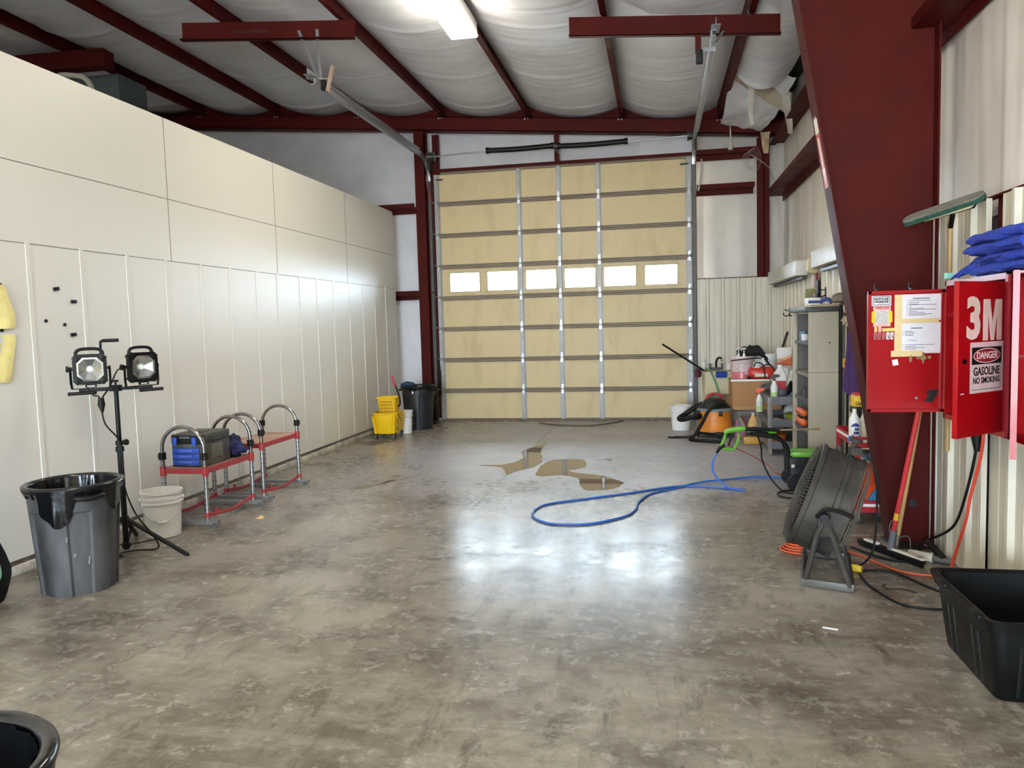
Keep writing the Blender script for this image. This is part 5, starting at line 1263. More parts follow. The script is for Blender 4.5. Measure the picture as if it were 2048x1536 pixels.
# coat hooks, red pole and frond behind the shelf unit
for y, z, lab in ((11.6, 1.70, 'far black double hook on the right wall liner'), (11.1, 1.70, 'nearer black double hook on the right wall liner, beside its twin'), (9.16, 1.9, 'single black hook on the right wall above the taupe shelf unit')):
    b = B().box((1.845, y, z), (.012, .03, .12), ch=.003).tube([(1.84, y, z - .03), (1.80, y, z - .05), (1.77, y, z - .03), (1.765, y, z + .0)], .008, 6, k=4).tube([(1.84, y, z + .03), (1.80, y, z + .03), (1.785, y, z + .055)], .007, 6, k=3)
    solo('coat_hook', b, BLACKP, lab, 'hook', 'hooks on the right wall')
solo('red_post', B().box((1.83, 9.62, 1.1), (.03, .12, 2.1)), mat('deep_red_strip', '#7c2226', .5), 'dark red upright strip in the gap of the right wall liner behind the shelf unit', 'strip')
solo('black_post', B().box((1.83, 9.47, 1.1), (.03, .1, 1.9)), BLACKP, 'black upright strip next to the dark red strip behind the shelf unit', 'strip')
b = B()
for k in range(7): b.tube([(1.79, 9.55, 1.74 + .02 * k), (1.70, 9.62 - .02 * k, 1.78 + .028 * k), (1.80, 9.40, 1.95 - .0 * k)], .007, 5)
solo('garden_broom', b, mat('olive_bristles', '#8c8a55', .8), 'olive bristle broom head sticking up behind the taupe shelf unit', 'broom')

# grey utility cart
t = thing('utility_cart', 'grey three-tray utility cart between the shelf unit and the shop vacuum', 'cart', (1.54, 9.92, 0), world=True)
x0, x1, y0, y1 = 1.27, 1.81, 9.40, 10.42
for z0, z1 in ((.605, .695), (.345, .425), (.08, .165)):
    b = B().box(((x0 + x1) / 2, (y0 + y1) / 2, z0 + (.055 if z0 > .5 else .01)), (x1 - x0, y1 - y0, .014))
    for y in (y0, y1): b.box(((x0 + x1) / 2, y, (z0 + z1) / 2), (x1 - x0, .014, z1 - z0)).box(((x0 + x1) / 2, y, z1), (x1 - x0, .03, .012))
    for x in (x0, x1): b.box((x, (y0 + y1) / 2, (z0 + z1) / 2), (.014, y1 - y0, z1 - z0)).box((x, (y0 + y1) / 2, z1), (.03, y1 - y0, .012))
    obj('tray', b, GREYP, t)
for x in (x0 + .01, x1 - .01):
    for y in (y0 + .01, y1 - .01):
        lg = obj('leg', B().box((x, y, .39), (.055, .055, .62), ch=.008), mat('worn_grey_leg', '#77716b', .5), t)
        obj('caster', B().cyl((x - .016, y, .04), (x + .016, y, .04), .04, n=16).box((x, y, .085), (.03, .04, .03)), mat('caster_beige', '#8b857a', .5), lg, world=True)
def trigger_bottle(name, label, c, head, liq, rz=0, band=None):
    t = thing(name, label, 'spray bottle', c, rz)
    pr = [(0, 0), (.04, 0), (.042, .01), (.042, .13), (.036, .165), (.02, .195), (.016, .205), (.016, .22), (0, .22)]
    obj('bottle', B().lathe(pr, n=24), TRANSL, t)
    if liq: obj('liquid', B().lathe([(.0425, .008), (.0428, .075), (.0425, .08)], n=24), liq, t)
    b = B().cyl((0, 0, .215), (0, 0, .235), .018, n=14).prism([(-.02, .23), (.035, .255), (.06, .26), (.06, .285), (.0, .295), (-.04, .28), (-.05, .25), (-.03, .25)], .026, Matrix.Translation((0, .013, 0)) @ Matrix.Rotation(PI / 2, 4, 'X'))
    b.tube([(-.022, 0, .262), (-.048, 0, .235), (-.05, 0, .20)], .006, 6)
    obj('trigger_head', b, head, t)
    if band: obj('label', B().lathe([(.0428, .085), (.0428, .13)], n=24), band, t)
    return t
LIQG = mat('pale_green_liquid', '#a8c487', .3, var=.05)
trigger_bottle('spray_bottle', 'clear spray bottle with pale green liquid and dark head standing on the grey cart', (1.345, 9.52, .668), mat('dark_trigger', '#3b2a18', .4), LIQG)
trigger_bottle('spray_bottle', 'spray bottle with orange trigger hanging from the end of the grey cart', (1.215, 9.86, .475), mat('orange_trigger', '#e0572b', .4), LIQG, band=mat('bottle_label', '#c9cfc6', .5))
def jug(name, label, c, m, s=1, lm=None, rz=0, cap=WHITEP, h=.29):
    t = thing(name, label, 'jug', c, rz)
    w = .075 * s; q = lambda k, z, dy=0: [(x * w * k, y * w * k + dy, z) for x, y in rrect(2, 2, .55, 4)]
    b = B().rings([q(.95, 0), q(1, .01), q(1, h * .58), q(.85, h * .7), q(.4, h * .86), q(.28, h * .9), q(.28, h * .96)])
    b.tube([(w * .45, 0, h * .86), (w * .95, 0, h * .84), (w * 1.0, 0, h * .66), (w * .9, 0, h * .58)], .011 * s, 8, k=4)
    obj('body', b, m, t)
    obj('cap', B().cyl((0, 0, h * .94), (0, 0, h * 1.02), .024 * s, n=16), cap, t)
    if lm: obj('label', B().box((0, -w * 1.003, h * .3), (w * 1.5, .002, h * .34)), lm, t)
    return t
jug('jug', 'white gallon jug with crimson label at the back of the grey cart', (1.50, 10.15, .668), WHITEP, 1.15, mat('crimson_label', '#b02a3a', .5), h=.36)
jug('jug', 'pale cloudy jug with cream cap right of the crimson-labelled jug', (1.69, 10.25, .668), TRANSL, 1.0, None, .4, CREAM, h=.33)
jug('jug', 'green-tinted jug half hidden behind the shelf unit post on the grey cart', (1.60, 9.82, .668), mat('tinted_jug', '#b9c6b2', .4), .8, None)
jug('jug', 'blue-labelled pale jug on the middle tray of the grey cart', (1.62, 10.05, .362), TRANSL, 1.1, mat('blue_grey_label', '#7383a8', .5), h=.21)
t = solo('funnel', B().lathe([(.095, .0), (.09, .01), (.02, .1), (.012, .16)], n=24, M=Matrix.Translation((1.51, 9.56, .79)) @ Matrix.Rotation(1.9, 4, 'Y')), BLACKP, 'black funnel lying on the grey cart behind the green-liquid bottle', 'funnel')
t = solo('scrub_brush', B().box((1.45, 9.66, .72), (.1, .2, .1), ch=.01), DARKST, 'black block brush on the top tray of the grey cart', 'brush')
b = B().cyl((1.54, 9.5, .705), (1.64, 9.5, .785), .036).cyl((1.64, 9.5, .785), (1.67, 9.5, .81), .02)
t = solo('cleaner_bottle', b, mat('cleaner_blue', '#2f5fa8', .4), 'blue cleaner bottle lying on the top tray of the grey cart', 'bottle')
b = B().tube([(1.27, 10.28, .71), (1.31, 10.1, .80), (1.4, 10.0, .80), (1.44, 9.98, .72)], .012, 8, k=5).ball((1.34, 10.2, .74), .09, 14, (1, 1, .5))
solo('hose_nozzle', b, GREYP, 'grey hose and nozzle heaped on the left end of the grey cart', 'nozzle')
solo('bowl', B().lathe([(.03, 0), (.09, .01), (.135, .10), (.14, .1), (.13, .1), (.085, .018), (.03, .012)], (1.60, 9.58, .38), 32, M=Matrix.Translation((0, 0, .0))), mat('olive_green_bowl', '#94a02f', .4), 'olive green bowl on the middle tray of the grey cart', 'bowl')
solo('cloth_wad', blob((1.38, 9.6, .362), .07, .1, .05, 2, .3), TRANSL, 'pale crumpled cloth on the middle tray of the grey cart', 'cloth')
solo('orange_tub', B().lathe([(0, 0), (.1, 0), (.12, .12), (0, .14)], (1.40, 9.72, .098), 24), mat('burnt_orange', '#b3591f', .5), 'burnt orange tub on the bottom tray of the grey cart', 'tub')

# low table with cardboard box, pink bucket and red sprayer
t = thing('low_table', 'low dark table under the cardboard box, behind the grey cart', 'table', (1.4, 11.1, 0), world=True)
obj('table_top', B().box((1.42, 11.12, .37), (.80, .98, .03)), GREYP, t)
for x in (1.05, 1.79):
    for y in (10.68, 11.57): obj('leg', B().box((x, y, .178), (.04, .04, .356)), GREYP, t)
t = thing('cardboard_box', 'large open cardboard box with white rim on the low table', 'box', (1.29, 11.14, .386), world=True)
x0, x1, y0, y1, z0, z1 = .985, 1.63, 10.86, 11.42, .386, .785
b = B().box(((x0 + x1) / 2, y0, (z0 + z1) / 2), (x1 - x0, .006, z1 - z0)).box(((x0 + x1) / 2, y1, (z0 + z1) / 2), (x1 - x0, .006, z1 - z0)).box((x0, (y0 + y1) / 2, (z0 + z1) / 2), (.006, y1 - y0, z1 - z0)).box((x1, (y0 + y1) / 2, (z0 + z1) / 2), (.006, y1 - y0, z1 - z0))
obj('walls', b.box(((x0 + x1) / 2, (y0 + y1) / 2, z1 - .004), (x1 - x0, y1 - y0, .006)), CARD, t)
b = B().box(((x0 + x1) / 2 - .01, y0 - .004, z1 + .002), (x1 - x0 + .03, .02, .026), ch=.004); obj('white_rim', b, WHITE, t)
obj('front_flap', B().box((1.3, y0 - .02, z0 + .02), (x1 - x0 - .06, .01, .05)), mat('cardboard_light', '#b08a5c', .75), t)
pb = pail('bucket', 'translucent bucket of pink liquid with two pumps on the cardboard box', (1.135, 11.12, .788), .152, .31, mat('pinkish_pail', '#d7c2c4', .35), bail=.35)
obj('liquid', B().lathe([(.1365, .008), (.1425, .105), (.1415, .108)], n=40), mat('pink_liquid', '#c9707a', .3), pb)
obj('lid', B().lathe([(.158, .305), (.158, .318), (0, .32)], n=40), TRANSL, pb)
for x, y in ((-.085, -.08), (-.015, -.1)):
    b = B().cyl((x, y, .318), (x, y, .36), .02, .014).cyl((x, y, .36), (x, y, .425), .006).tube([(x + .03, y, .428), (x - .0, y, .432), (x - .03, y, .425), (x - .045, y - .01, .405)], .009, 8, k=3)
    obj('pump', b, WHITEP, pb)
pail('bucket', 'plain white bucket behind the red sprayer on the cardboard box', (1.475, 11.25, .788), .14, .34, WHITEP, bail=1.2)
b = B(); Mq = Matrix.Translation((1.378, 10.985, .878))
t = thing('tank_sprayer', 'red hand sprayer tank with black hose on the cardboard box', 'sprayer', (1.378, 10.985, .79))
b.rings([[(x, rr4 * math.cos(2 * PI * j / 20) * .62, rr4 * math.sin(2 * PI * j / 20) * .088 / .12) for j in range(20)] for x, rr4 in ((-.172, .04), (-.165, .08), (-.14, .108), (-.10, .12), (.1, .12), (.14, .108), (.165, .08), (.172, .04))], M=Matrix.Translation((0, 0, .088)))
obj('tank', b, mat('sprayer_red', '#b83226', .35, var=.08), t)
obj('label', B().grid(lambda u, v: (-.09 + .17 * u, -.0755 + .008 * v * v, .04 + .08 * v), 6, 6), mat('sprayer_label', '#c9cfc4', .5, var=.15, scale=40), t)
obj('filler_neck', B().lathe([(.06, .16), (.045, .2), (.05, .235), (.056, .24)], (-.06, 0, 0), 20), TRANSL, t)
obj('hose', B().tube([(-.10, -.04, .17), (-.08, -.07, .23), (-.0, -.085, .22), (.03, -.09, .12), (.04, -.095, .02)], .008, 8, k=6).tube([(.02, 0, .19), (.11, -.02, .2), (.17, -.03, .13), (.19, -.04, .03)], .009, 8, k=6), BLACKR, t)
obj('wand', B().tube([(-.40, -.06, .255), (-.37, -.06, .27), (-.10, -.06, .295), (.0, -.05, .29)], .0085, 8, k=3), BLACKP, t)
obj('pump_knob', B().cyl((-.17, -.06, .0), (-.17, -.06, .03), .022).cyl((-.17, -.06, .03), (-.17, -.06, .045), .035, .02), BLACKP, t)
b = blob((1.30, 11.20, 1.10), .20, .09, .13, 5, .4, 32, 3)
b.v = [(x, y - max(0, x - 1.34) * .5, z - max(0, x - 1.38) * 1.2) for x, y, z in b.v]
solo('black_cloth', b, mat('black_cloth', '#121214', .85, bump=.3, bscale=60), 'black cloth bundle draped over the pink bucket and red sprayer', 'cloth', sharp=70)
solo('storage_crate', B().box((1.70, 11.45, .58), (.24, .2, .385), ch=.01), GREYP, 'grey crate under the orange and white carton', 'crate')
t = thing('detergent_box', 'tall orange and white carton in the far right corner', 'carton', (1.745, 11.45, .776))
obj('carton', B().box((0, 0, .215), (.205, .12, .43), ch=.002), WHITE, t)
def grad(name, x0, x1, z0, z1, m): obj(name, B().box(((x0 + x1) / 2, -.0606, (z0 + z1) / 2), (x1 - x0, .001, z1 - z0)), m, t)
OP = mat('orange_print', '#df6a35', .5); 
obj('orange_panel', B().prism([(-.1, .17), (.1025, .17), (.1025, .30), (.04, .27), (-.03, .235), (-.1, .215)], .001, frame((0, -.0604, 0), (1, 0, 0), (0, 0, 1))), OP, t)
obj('peach_panel', B().prism([(-.1, .216), (-.03, .236), (.04, .271), (.1025, .301), (.1025, .335), (.02, .30), (-.1, .27)], .001, frame((0, -.0604, 0), (1, 0, 0), (0, 0, 1))), mat('peach_print', '#ecb697', .5), t)
b = B()
for z, l in ((.185, .16), (.20, .13), (.255, .09)): b.box((-.09 + l / 2, -.062, z), (l, .0008, .006))
b.cyl((-.07, -.0605, .11), (-.07, -.062, .11), .022, n=16); obj('print', b, mat('grey_carton_print', '#6d6a70', .5), t)
obj('side_strip', B().box((.104, 0, .215), (.002, .118, .42)), mat('navy_side', '#3a3f55', .5), t)
solo('brown_pole', B().cyl((1.50, 12.2, .05), (1.845, 11.75, 1.42), .018), mat('dark_brown_pole', '#35261f', .5), 'dark brown pole leaning in the far right corner behind the orange carton', 'pole')
jug('jug', 'jug of pink fluid on the floor under the low table', (1.09, 10.84, 0), mat('pink_jug', '#b4708a', .35), 1.0, None, h=.33)
jy = jug('jug', 'tall jug of amber fluid on the floor under the cardboard box', (1.225, 10.60, 0), mat('amber_jug', '#d0a768', .35), .95, mat('red_orange_label', '#d2684f', .5), h=.36)
obj('fluid', B().rings([[(x * .0722, y * .0722, z) for x, y in rrect(2, 2, .55, 4)] for z in (.012, .16)]), mat('amber_fluid', '#b98d33', .3), jy)
solo('prop_stick', B().tube([(1.05, 10.55, .31), (1.19, 10.38, .03)], 1, prof=rrect(.03, .016, .004, 2)), mat('beige_stick', '#a89a80', .6), 'beige stick leaning on the low table beside the shop vacuum', 'stick')
t = thing('chainsaw', 'small black and yellow tool lying on the floor behind the spray gun', 'tool', (1.17, 10.3, 0))
obj('body', B().box((0, 0, .05), (.22, .14, .1), ch=.02), mat('tool_amber', '#b0842c', .5), t); obj('grip', B().tube([(.06, 0, .1), (.08, 0, .19), (.0, 0, .2), (-.05, 0, .11)], .016, 8, k=4), BLACKP, t)

# laundry sink by the door
t = thing('laundry_sink', 'cream laundry sink with dark faucet beside the overhead door', 'sink', (.87, 12.2, 0), world=True)
x0, x1, y0, y1 = .65, 1.12, 11.94, 12.5
def sr(i, z): return [((x0 + x1) / 2 + x, (y0 + y1) / 2 + y, z) for x, y in rrect(x1 - x0 - 2 * i, y1 - y0 - 2 * i, .04, 4)]
obj('basin', B().rings([sr(.05, .48), sr(.02, .50), sr(.008, .80), sr(-.004, .81), sr(-.004, .84), sr(.02, .84), sr(.035, .80), sr(.06, .53)]), CREAM, t)
for x in (x0 + .05, x1 - .05):
    for y in (y0 + .06, y1 - .06): obj('leg', B().tube([(x, y, 0), (x, y, .5)], .022, 10), CREAM, t)
b = B().box((.88, 12.44, .86), (.2, .05, .04)).tube([(.88, 12.43, .87), (.88, 12.41, .97), (.905, 12.34, 1.03), (.94, 12.26, 1.03), (.955, 12.24, .99)], .017, 10, k=5)
for x in (.79, .97): b.cyl((x, 12.44, .87), (x, 12.44, .92), .014).box((x, 12.43, .93), (.06, .02, .015))
f_ = obj('faucet', b, mat('dark_faucet', '#3a352f', .25, .8), t)
obj('spout_tip', B().cyl((.945, 12.25, 1.015), (.958, 12.24, .985), .021), mat('tip_grey', '#b9b5b0', .3, .6), f_, world=True)
solo('dish_sponge', B().box((.92, 11.915, .80), (.17, .06, .10), ch=.02), mat('blue_scrubber', '#1f3f86', .95, bump=.6, bscale=120), 'blue scrubber hanging over the front rim of the laundry sink', 'sponge')
solo('green_hose', B().tube([(.69, 12.05, .865), (.745, 11.94, .875), (.81, 11.905, .74), (.87, 11.89, .55), (.89, 11.87, .40), (.88, 11.7, .1), (.86, 11.6, .02)], .015, 10, k=6), mat('green_hose', '#5f8a63', .5), 'green garden hose hanging over the front of the laundry sink', 'hose')
solo('soap_bottle', B().lathe([(0, 0), (.035, 0), (.035, .12), (.012, .15), (.012, .18), (0, .18)], (.69, 12.4, .842), 16), TRANSL, 'clear soap bottle on the left rim of the laundry sink', 'bottle')
solo('soap_bottle', B().lathe([(0, 0), (.05, 0), (.045, .09), (.015, .11), (0, .12)], (1.07, 12.42, .842), 16), TRANSL, 'squat clear bottle on the right rim of the laundry sink', 'bottle')
t = thing('long_brush', 'long black pole with maroon brush head propped on the laundry sink', 'brush', (.59, 11.8, .85), world=True)
obj('pole', B().cyl((.05, 11.76, 1.28), (.66, 11.96, .865), .0145), BLACKP, t)
obj('brush_head', blob((.575, 11.86, .765), .05, .04, .12, 3, .25, 20, 4), mat('maroon_bristles', '#4b1a24', .9, bump=.5, bscale=100), t)

pail('bucket', 'empty white bucket on the floor in front of the door\'s right edge', (.305, 11.6, 0), .148, .37, WHITEP, bail=1.9, bail_m=WHITEP)

# shop vacuum
t = thing('shop_vacuum', 'orange and black shop vacuum with red handle, right of the white bucket', 'vacuum', (.745, 10.94, 0), -.1)
obj('tank', B().lathe([(.20, .07), (.245, .09), (.25, .15), (.242, .16), (.236, .2), (.215, .385), (0, .386)], n=48), ORANGE, t)
obj('base', B().lathe([(0, .05), (.22, .05), (.25, .075), (.25, .085), (.2, .095)], n=40), BLACKP, t)
b = B().lathe([(.228, .375), (.232, .395), (.215, .42), (.17, .475), (.13, .52), (.06, .545), (0, .55)], n=40)
lid = obj('motor_head', b, mat('vac_black', '#1b2020', .4), t)
obj('head_rim', B().lathe([(.236, .372), (.24, .385), (.236, .4), (.226, .41)], n=40), mat('vac_grey_rim', '#6f7f86', .4), t)
obj('warning_label', B().grid(lambda u, v: (-.10 + .05 * u, -.158 + .03 * v, .46 + .02 * v), 3, 3, back=.004), WHITE, lid)
obj('red_trim', B().tube([(.06, -.15, .45), (.13, -.11, .455), (.17, -.05, .45)], .009, 6, k=4), mat('vac_red', '#a5242a', .4), lid)
obj('handle', B().tube([(-.11, -.03, .52), (-.07, -.03, .585), (.0, -.03, .605), (.07, -.03, .59), (.13, -.03, .535)], .0165, 8, k=4), MATS['vac_red'], t)
for a in (.6, 1.9, 3.6, 5.0):
    f_ = obj('caster_foot', B().box((.23 * math.cos(a), .23 * math.sin(a), .07), (.09, .09, .05), ch=.012), BLACKP, t)
    obj('caster', B().cyl((.24 * math.cos(a) - .012, .24 * math.sin(a), .032), (.24 * math.cos(a) + .012, .24 * math.sin(a), .032), .032, n=14), BLACKR, f_)
obj('latch', B().box((.09, -.215, .345), (.05, .03, .07), ch=.005).box((-.2, -.1, .345), (.03, .05, .07), ch=.005), BLACKP, t)
b = B().tube([(-.17, -.13, .30), (-.235, -.19, .29)], .038, 14)
obj('inlet_port', b, BLACKP, t)
b = B().tube([(-.2, -.16, .3), (-.3, -.2, .29), (-.42, -.16, .255), (-.475, -.08, .26), (-.40, .0, .31), (-.28, .02, .39), (-.16, .02, .46)], .035, 12, k=7)
obj('hose', b, BLACKR, t)
b = B().tube([(.14, -.14, .455), (.05, -.21, .455), (-.06, -.26, .40), (-.14, -.30, .25), (-.24, -.38, .08), (-.30, -.42, .03), (-.28, -.5, .026), (-.1, -.58, .026), (.1, -.62, .026)], .024, 10, k=7)
obj('wand_hose', b, BLACKR, t)
b = B().tube([(-.2, .1, .08), (-.3, -.02, .01), (-.52, -.14, .008), (-.62, -.18, .008), (-.56, -.24, .008), (-.3, -.22, .008)], .008, 7, k=6)
obj('power_cord', b, BLACKR, t)
obj('side_nozzles', B().box((-.232, -.06, .2), (.04, .11, .11), ch=.012), GREYP, t)

# pressure washer with spray gun and blue hose
t = thing('pressure_washer', 'green and black pressure washer behind the drum fan', 'pressure washer', (1.36, 7.62, 0), world=True)
obj('body', B().box((1.37, 7.62, .22), (.36, .26, .2), ch=.03).box((1.30, 7.60, .15), (.2, .24, .14), ch=.02), BLACKP, t)
obj('green_cover', B().box((1.40, 7.62, .335), (.36, .24, .055), ch=.018).box((1.212, 7.60, .29), (.03, .14, .12), ch=.012), GREENP, t)
obj('green_stripe', B().box((1.45, 7.487, .23), (.16, .006, .022)), GREENP, t)
obj('wheel', B().cyl((1.24, 7.46, .075), (1.24, 7.42, .075), .075, n=24), BLACKR, t); obj('wheel', B().cyl((1.24, 7.78, .075), (1.24, 7.82, .075), .075, n=24), BLACKR, t)
obj('stand_foot', B().box((1.52, 7.62, .06), (.06, .2, .12)), BLACKP, t)
b = B()
for y in (7.54, 7.70): b.tube([(1.20, y, .06), (1.195, y, .30), (1.17, y, .42), (1.10, y, .485), (1.0, y, .51), (.86, y, .53)], .02, 10, k=6)
b.tube([(.86, 7.54, .53), (.84, 7.62, .533), (.86, 7.70, .53)], .02, 10, k=4).box((.87, 7.62, .53), (.07, .12, .03), ch=.008)
obj('folding_handle', b, BLACKP, t)
obj('white_tag', B().box((1.222, 7.47, .235), (.03, .004, .03), rz=.2), WHITE, t)
b = B().tube([(1.02, 7.60, .545), (1.09, 7.60, .545)], .02, 8); obj('green_clip', b, GREENP, t)
g = thing('spray_gun', 'lime green trigger gun with long lance resting on the pressure washer handle', 'spray gun', (.70, 7.58, .50), world=True)
obj('grip', B().tube([(.80, 7.57, .575), (.72, 7.57, .57), (.645, 7.57, .555), (.61, 7.57, .535)], [.026, .027, .024, .02], 10, k=4), GREENP, g)
obj('hand_guard', B().tube([(.62, 7.57, .54), (.605, 7.57, .47), (.58, 7.57, .42), (.60, 7.57, .385), (.65, 7.57, .375), (.70, 7.57, .385), (.735, 7.57, .46), (.745, 7.57, .53)], .013, 8, k=5), GREENP, g)
obj('trigger', B().tube([(.69, 7.57, .53), (.665, 7.57, .47), (.645, 7.57, .41)], .009, 8, k=4), BLACKP, g)
obj('swivel', B().tube([(.61, 7.57, .42), (.56, 7.57, .385), (.535, 7.57, .34)], [.02, .018, .013], 8), BLACKP, g)
obj('lance_body', B().tube([(.78, 7.57, .575), (.95, 7.57, .572), (1.12, 7.57, .56)], [.021, .018, .015], 10), BLACKP, g)
obj('lance_tube', B().cyl((1.10, 7.57, .562), (1.44, 7.57, .572), .008), mat('lance_brass', '#9a8468', .4, .5), g)
obj('lance_tip', B().cyl((1.43, 7.57, .572), (1.475, 7.57, .574), .011), mat('copper_tip', '#b58653', .35, .6), g)
fl = lambda pts, z: [(x, y, z) for x, y in pts]
hp = [(.535, 7.57, .34), (.50, 7.56, .26), (.50, 7.52, .16), (.58, 7.48, .06), (.68, 7.45, .014)] + fl([(.775, 7.42), (.70, 7.47), (.45, 7.55), (.13, 7.54), (-.33, 7.2), (-.70, 6.95), (-.99, 6.74), (-1.08, 6.55), (-1.08, 6.33), (-1.0, 6.16), (-.86, 6.06), (-.57, 6.08), (-.30, 6.34), (-.215, 6.6), (-.20, 6.85), (-.10, 7.2), (.12, 7.45)], .009) + fl([(.38, 7.72), (.64, 7.86), (.89, 8.0), (1.1, 8.02), (1.22, 7.95), (1.26, 7.85)], .018)
solo('pressure_hose', B().tube(hp, .0105, 8, k=7), BHOSE, 'long blue pressure hose looping across the wet floor', 'hose', loc=(0, 7, 0))
solo('air_hose', B().tube(fl([(.85, 10.1), (.90, 9.98), (1.05, 9.43), (1.16, 8.8), (1.19, 8.3), (1.3, 8.12)], .008), .0075, 7, k=6), mat('dusty_rose_hose', '#8e4647', .5), 'thin red hose on the floor beside the grey cart', 'hose')
b = B().tube([(.92, 7.62, .51), (.945, 7.55, .40), (.95, 7.5, .28), (1.02, 7.46, .12), (1.12, 7.4, .012)] + fl([(1.2, 7.3), (1.36, 7.26), (1.4, 7.14), (1.25, 7.08), (1.08, 7.14), (1.06, 7.3), (1.2, 7.42), (1.38, 7.40), (1.45, 7.2), (1.3, 7.02), (1.15, 7.04)], .014), .008, 7, k=7)
solo('extension_cord', b, BLACKR, 'black power cord coiled on the floor below the pressure washer', 'cord')
solo('cord_adapter', B().box((1.29, 7.17, .035), (.09, .07, .06), ch=.01), BLACKP, 'black plug adapter block in the coiled cord by the pressure washer', 'adapter')
b = B()
for k in range(4): b.tube([(.98 + (.16 - .018 * k) * math.cos(a), 5.52 + (.11 - .015 * k) * math.sin(a) + .01 * k, .009 + .012 * k) for a in [2 * PI * i / 26 for i in range(26)]], .0075, 6, closed=True)
b.tube(fl([(1.13, 5.5), (1.25, 5.5), (1.32, 5.42), (1.40, 5.24), (1.48, 5.10), (1.58, 5.04), (1.68, 5.03)], .009), .0075, 6, k=6)
solo('extension_cord', b, ORCORD, 'orange extension cord coiled under the fan and trailing to the wall', 'cord')
b = B().tube([(1.195, 5.0, .80), (1.235, 4.95, .78), (1.29, 4.93, .66), (1.30, 4.95, .5), (1.30, 4.97, .3), (1.28, 5.0, .14), (1.23, 5.08, .04), (1.17, 5.13, .012)], .007, 7, k=7)
solo('fan_cord', b, BLACKR, 'black cord hanging from the drum fan to a yellow plug', 'cord')
b = B().tube(fl([(1.31, 5.62), (1.40, 5.44), (1.50, 5.33), (1.6, 5.33), (1.7, 5.48)], .009) + [(1.78, 5.62, .05), (1.82, 5.30, .22), (1.82, 5.12, .36), (1.815, 4.95, .62), (1.81, 4.84, .84)], .0085, 7, k=7)
t = solo('extension_cord', b, BLACKR, 'black cord dropping from under the red cabinet to the floor', 'cord')
obj('plug', B().tube([V((1.81, 4.835, .82)) - V(t.location), V((1.81, 4.84, .90)) - V(t.location), V((1.81, 4.84, 1.0)) - V(t.location)], [.014, .03, .032], 10), BLACKR, t)
solo('coral_cord', B().tube([(1.80, 4.74, 1.0), (1.805, 4.74, .9), (1.815, 4.82, .74), (1.82, 4.95, .52), (1.82, 5.0, .38), (1.82, 5.12, .18), (1.81, 5.16, .08), (1.80, 5.17, .012)], .0095, 8, k=7), RCORD, 'coral red cord dropping from under the red cabinet to the floor', 'cord')
b = B().tube(fl([(1.22, 5.09), (1.42, 5.09), (1.55, 4.83), (1.66, 4.6)], .008), .007, 7, k=6).tube(fl([(1.22, 5.02), (1.225, 4.8), (1.30, 4.53), (1.40, 4.46), (1.52, 4.45)], .008), .007, 7, k=6)
solo('extension_cord', b, BLACKR, 'black cord snaking on the floor from the yellow plug to the storage bin', 'cord')
solo('yellow_plug', B().cyl((1.19, 5.1, .024), (1.245, 5.07, .024), .024, n=14), mat('plug_yellow', '#d4b12c', .5), 'yellow cord plug on the floor behind the fan base', 'plug')
solo('wire_scrap', B().tube(fl([(1.33, 4.86), (1.30, 4.82), (1.33, 4.77), (1.40, 4.78), (1.46, 4.72)], .004), .003, 5, k=6), BLACKR, 'thin curl of wire on the floor in front of the storage bin', 'wire')

# puddles, litter and marks on the floor
WET = mat('wet_concrete', '#6f6250', .03, var=.15, scale=3, spec=.5)
def puddle(pts, label, seed):
    P = cat([(x, y, 0) for x, y in pts], 10, True); n = len(P); c = sum(P, V()) / n
    out = [p + (p - c).normalized() * (.03 * nz(p.x * 9, p.y * 5, seed) + .02 * nz(p.x * 25, p.y * 12, seed + 3)) for p in P]
    b = B().add([(p.x, p.y, .0025) for p in out] + [(p.x, p.y, .0004) for p in out], [tuple(range(n))] + [(i, i + n, (i + 1) % n + n, (i + 1) % n) for i in range(n)])
    return solo('puddle', b, WET, label, 'puddle', 'puddles on the floor')
puddle([(-1.30, 8.05), (-1.36, 8.55), (-1.28, 9.0), (-1.05, 9.08), (-.90, 9.03), (-.84, 8.6), (-1.0, 8.40), (-.92, 8.24), (-.68, 8.13), (-.5, 7.95), (-.38, 7.72), (-.45, 7.47), (-.70, 7.36), (-.80, 7.6), (-.86, 7.95), (-1.05, 8.1)], 'larger right-hand puddle on the floor, mirroring the door', 1)
puddle([(-2.08, 8.64), (-1.8, 8.70), (-1.66, 9.1), (-1.75, 9.6), (-1.66, 10.0), (-1.54, 10.35), (-1.52, 9.7), (-1.40, 9.0), (-1.42, 8.6), (-1.58, 8.3), (-1.66, 8.12), (-1.80, 8.5)], 'narrow left-hand puddle along the slab joint', 2)
puddle([(-.74, 9.03), (-.66, 9.06), (-.58, 9.0), (-.60, 9.1), (-.66, 9.09)], 'tiny puddle right of the larger puddle', 3)
puddle([(-3.10, 7.35), (-2.98, 7.48), (-2.86, 7.62), (-2.80, 7.78), (-2.90, 7.58), (-3.0, 7.32)], 'small damp patch on the left half of the floor', 4)
solo('leaf_scrap', B().grid(lambda u, v: (-3.49 + .07 * u, 6.02 + .05 * v, .004 + .02 * math.sin(PI * u) * v), 6, 4, back=.002), mat('tan_scrap', '#c9a878', .8), 'tan scrap on the floor in front of the near step platform', 'scrap')
solo('paper_strip', B().box((.86, 4.12, .003), (.075, .012, .004), rz=-.35), PAPER, 'small white strip on the floor in front of the fan', 'scrap')
solo('paper_crumb', B().ball((-3.93, 11.30, .018), .018, 8), PAPER, 'left white crumb on the floor by the far trash can', 'crumb')
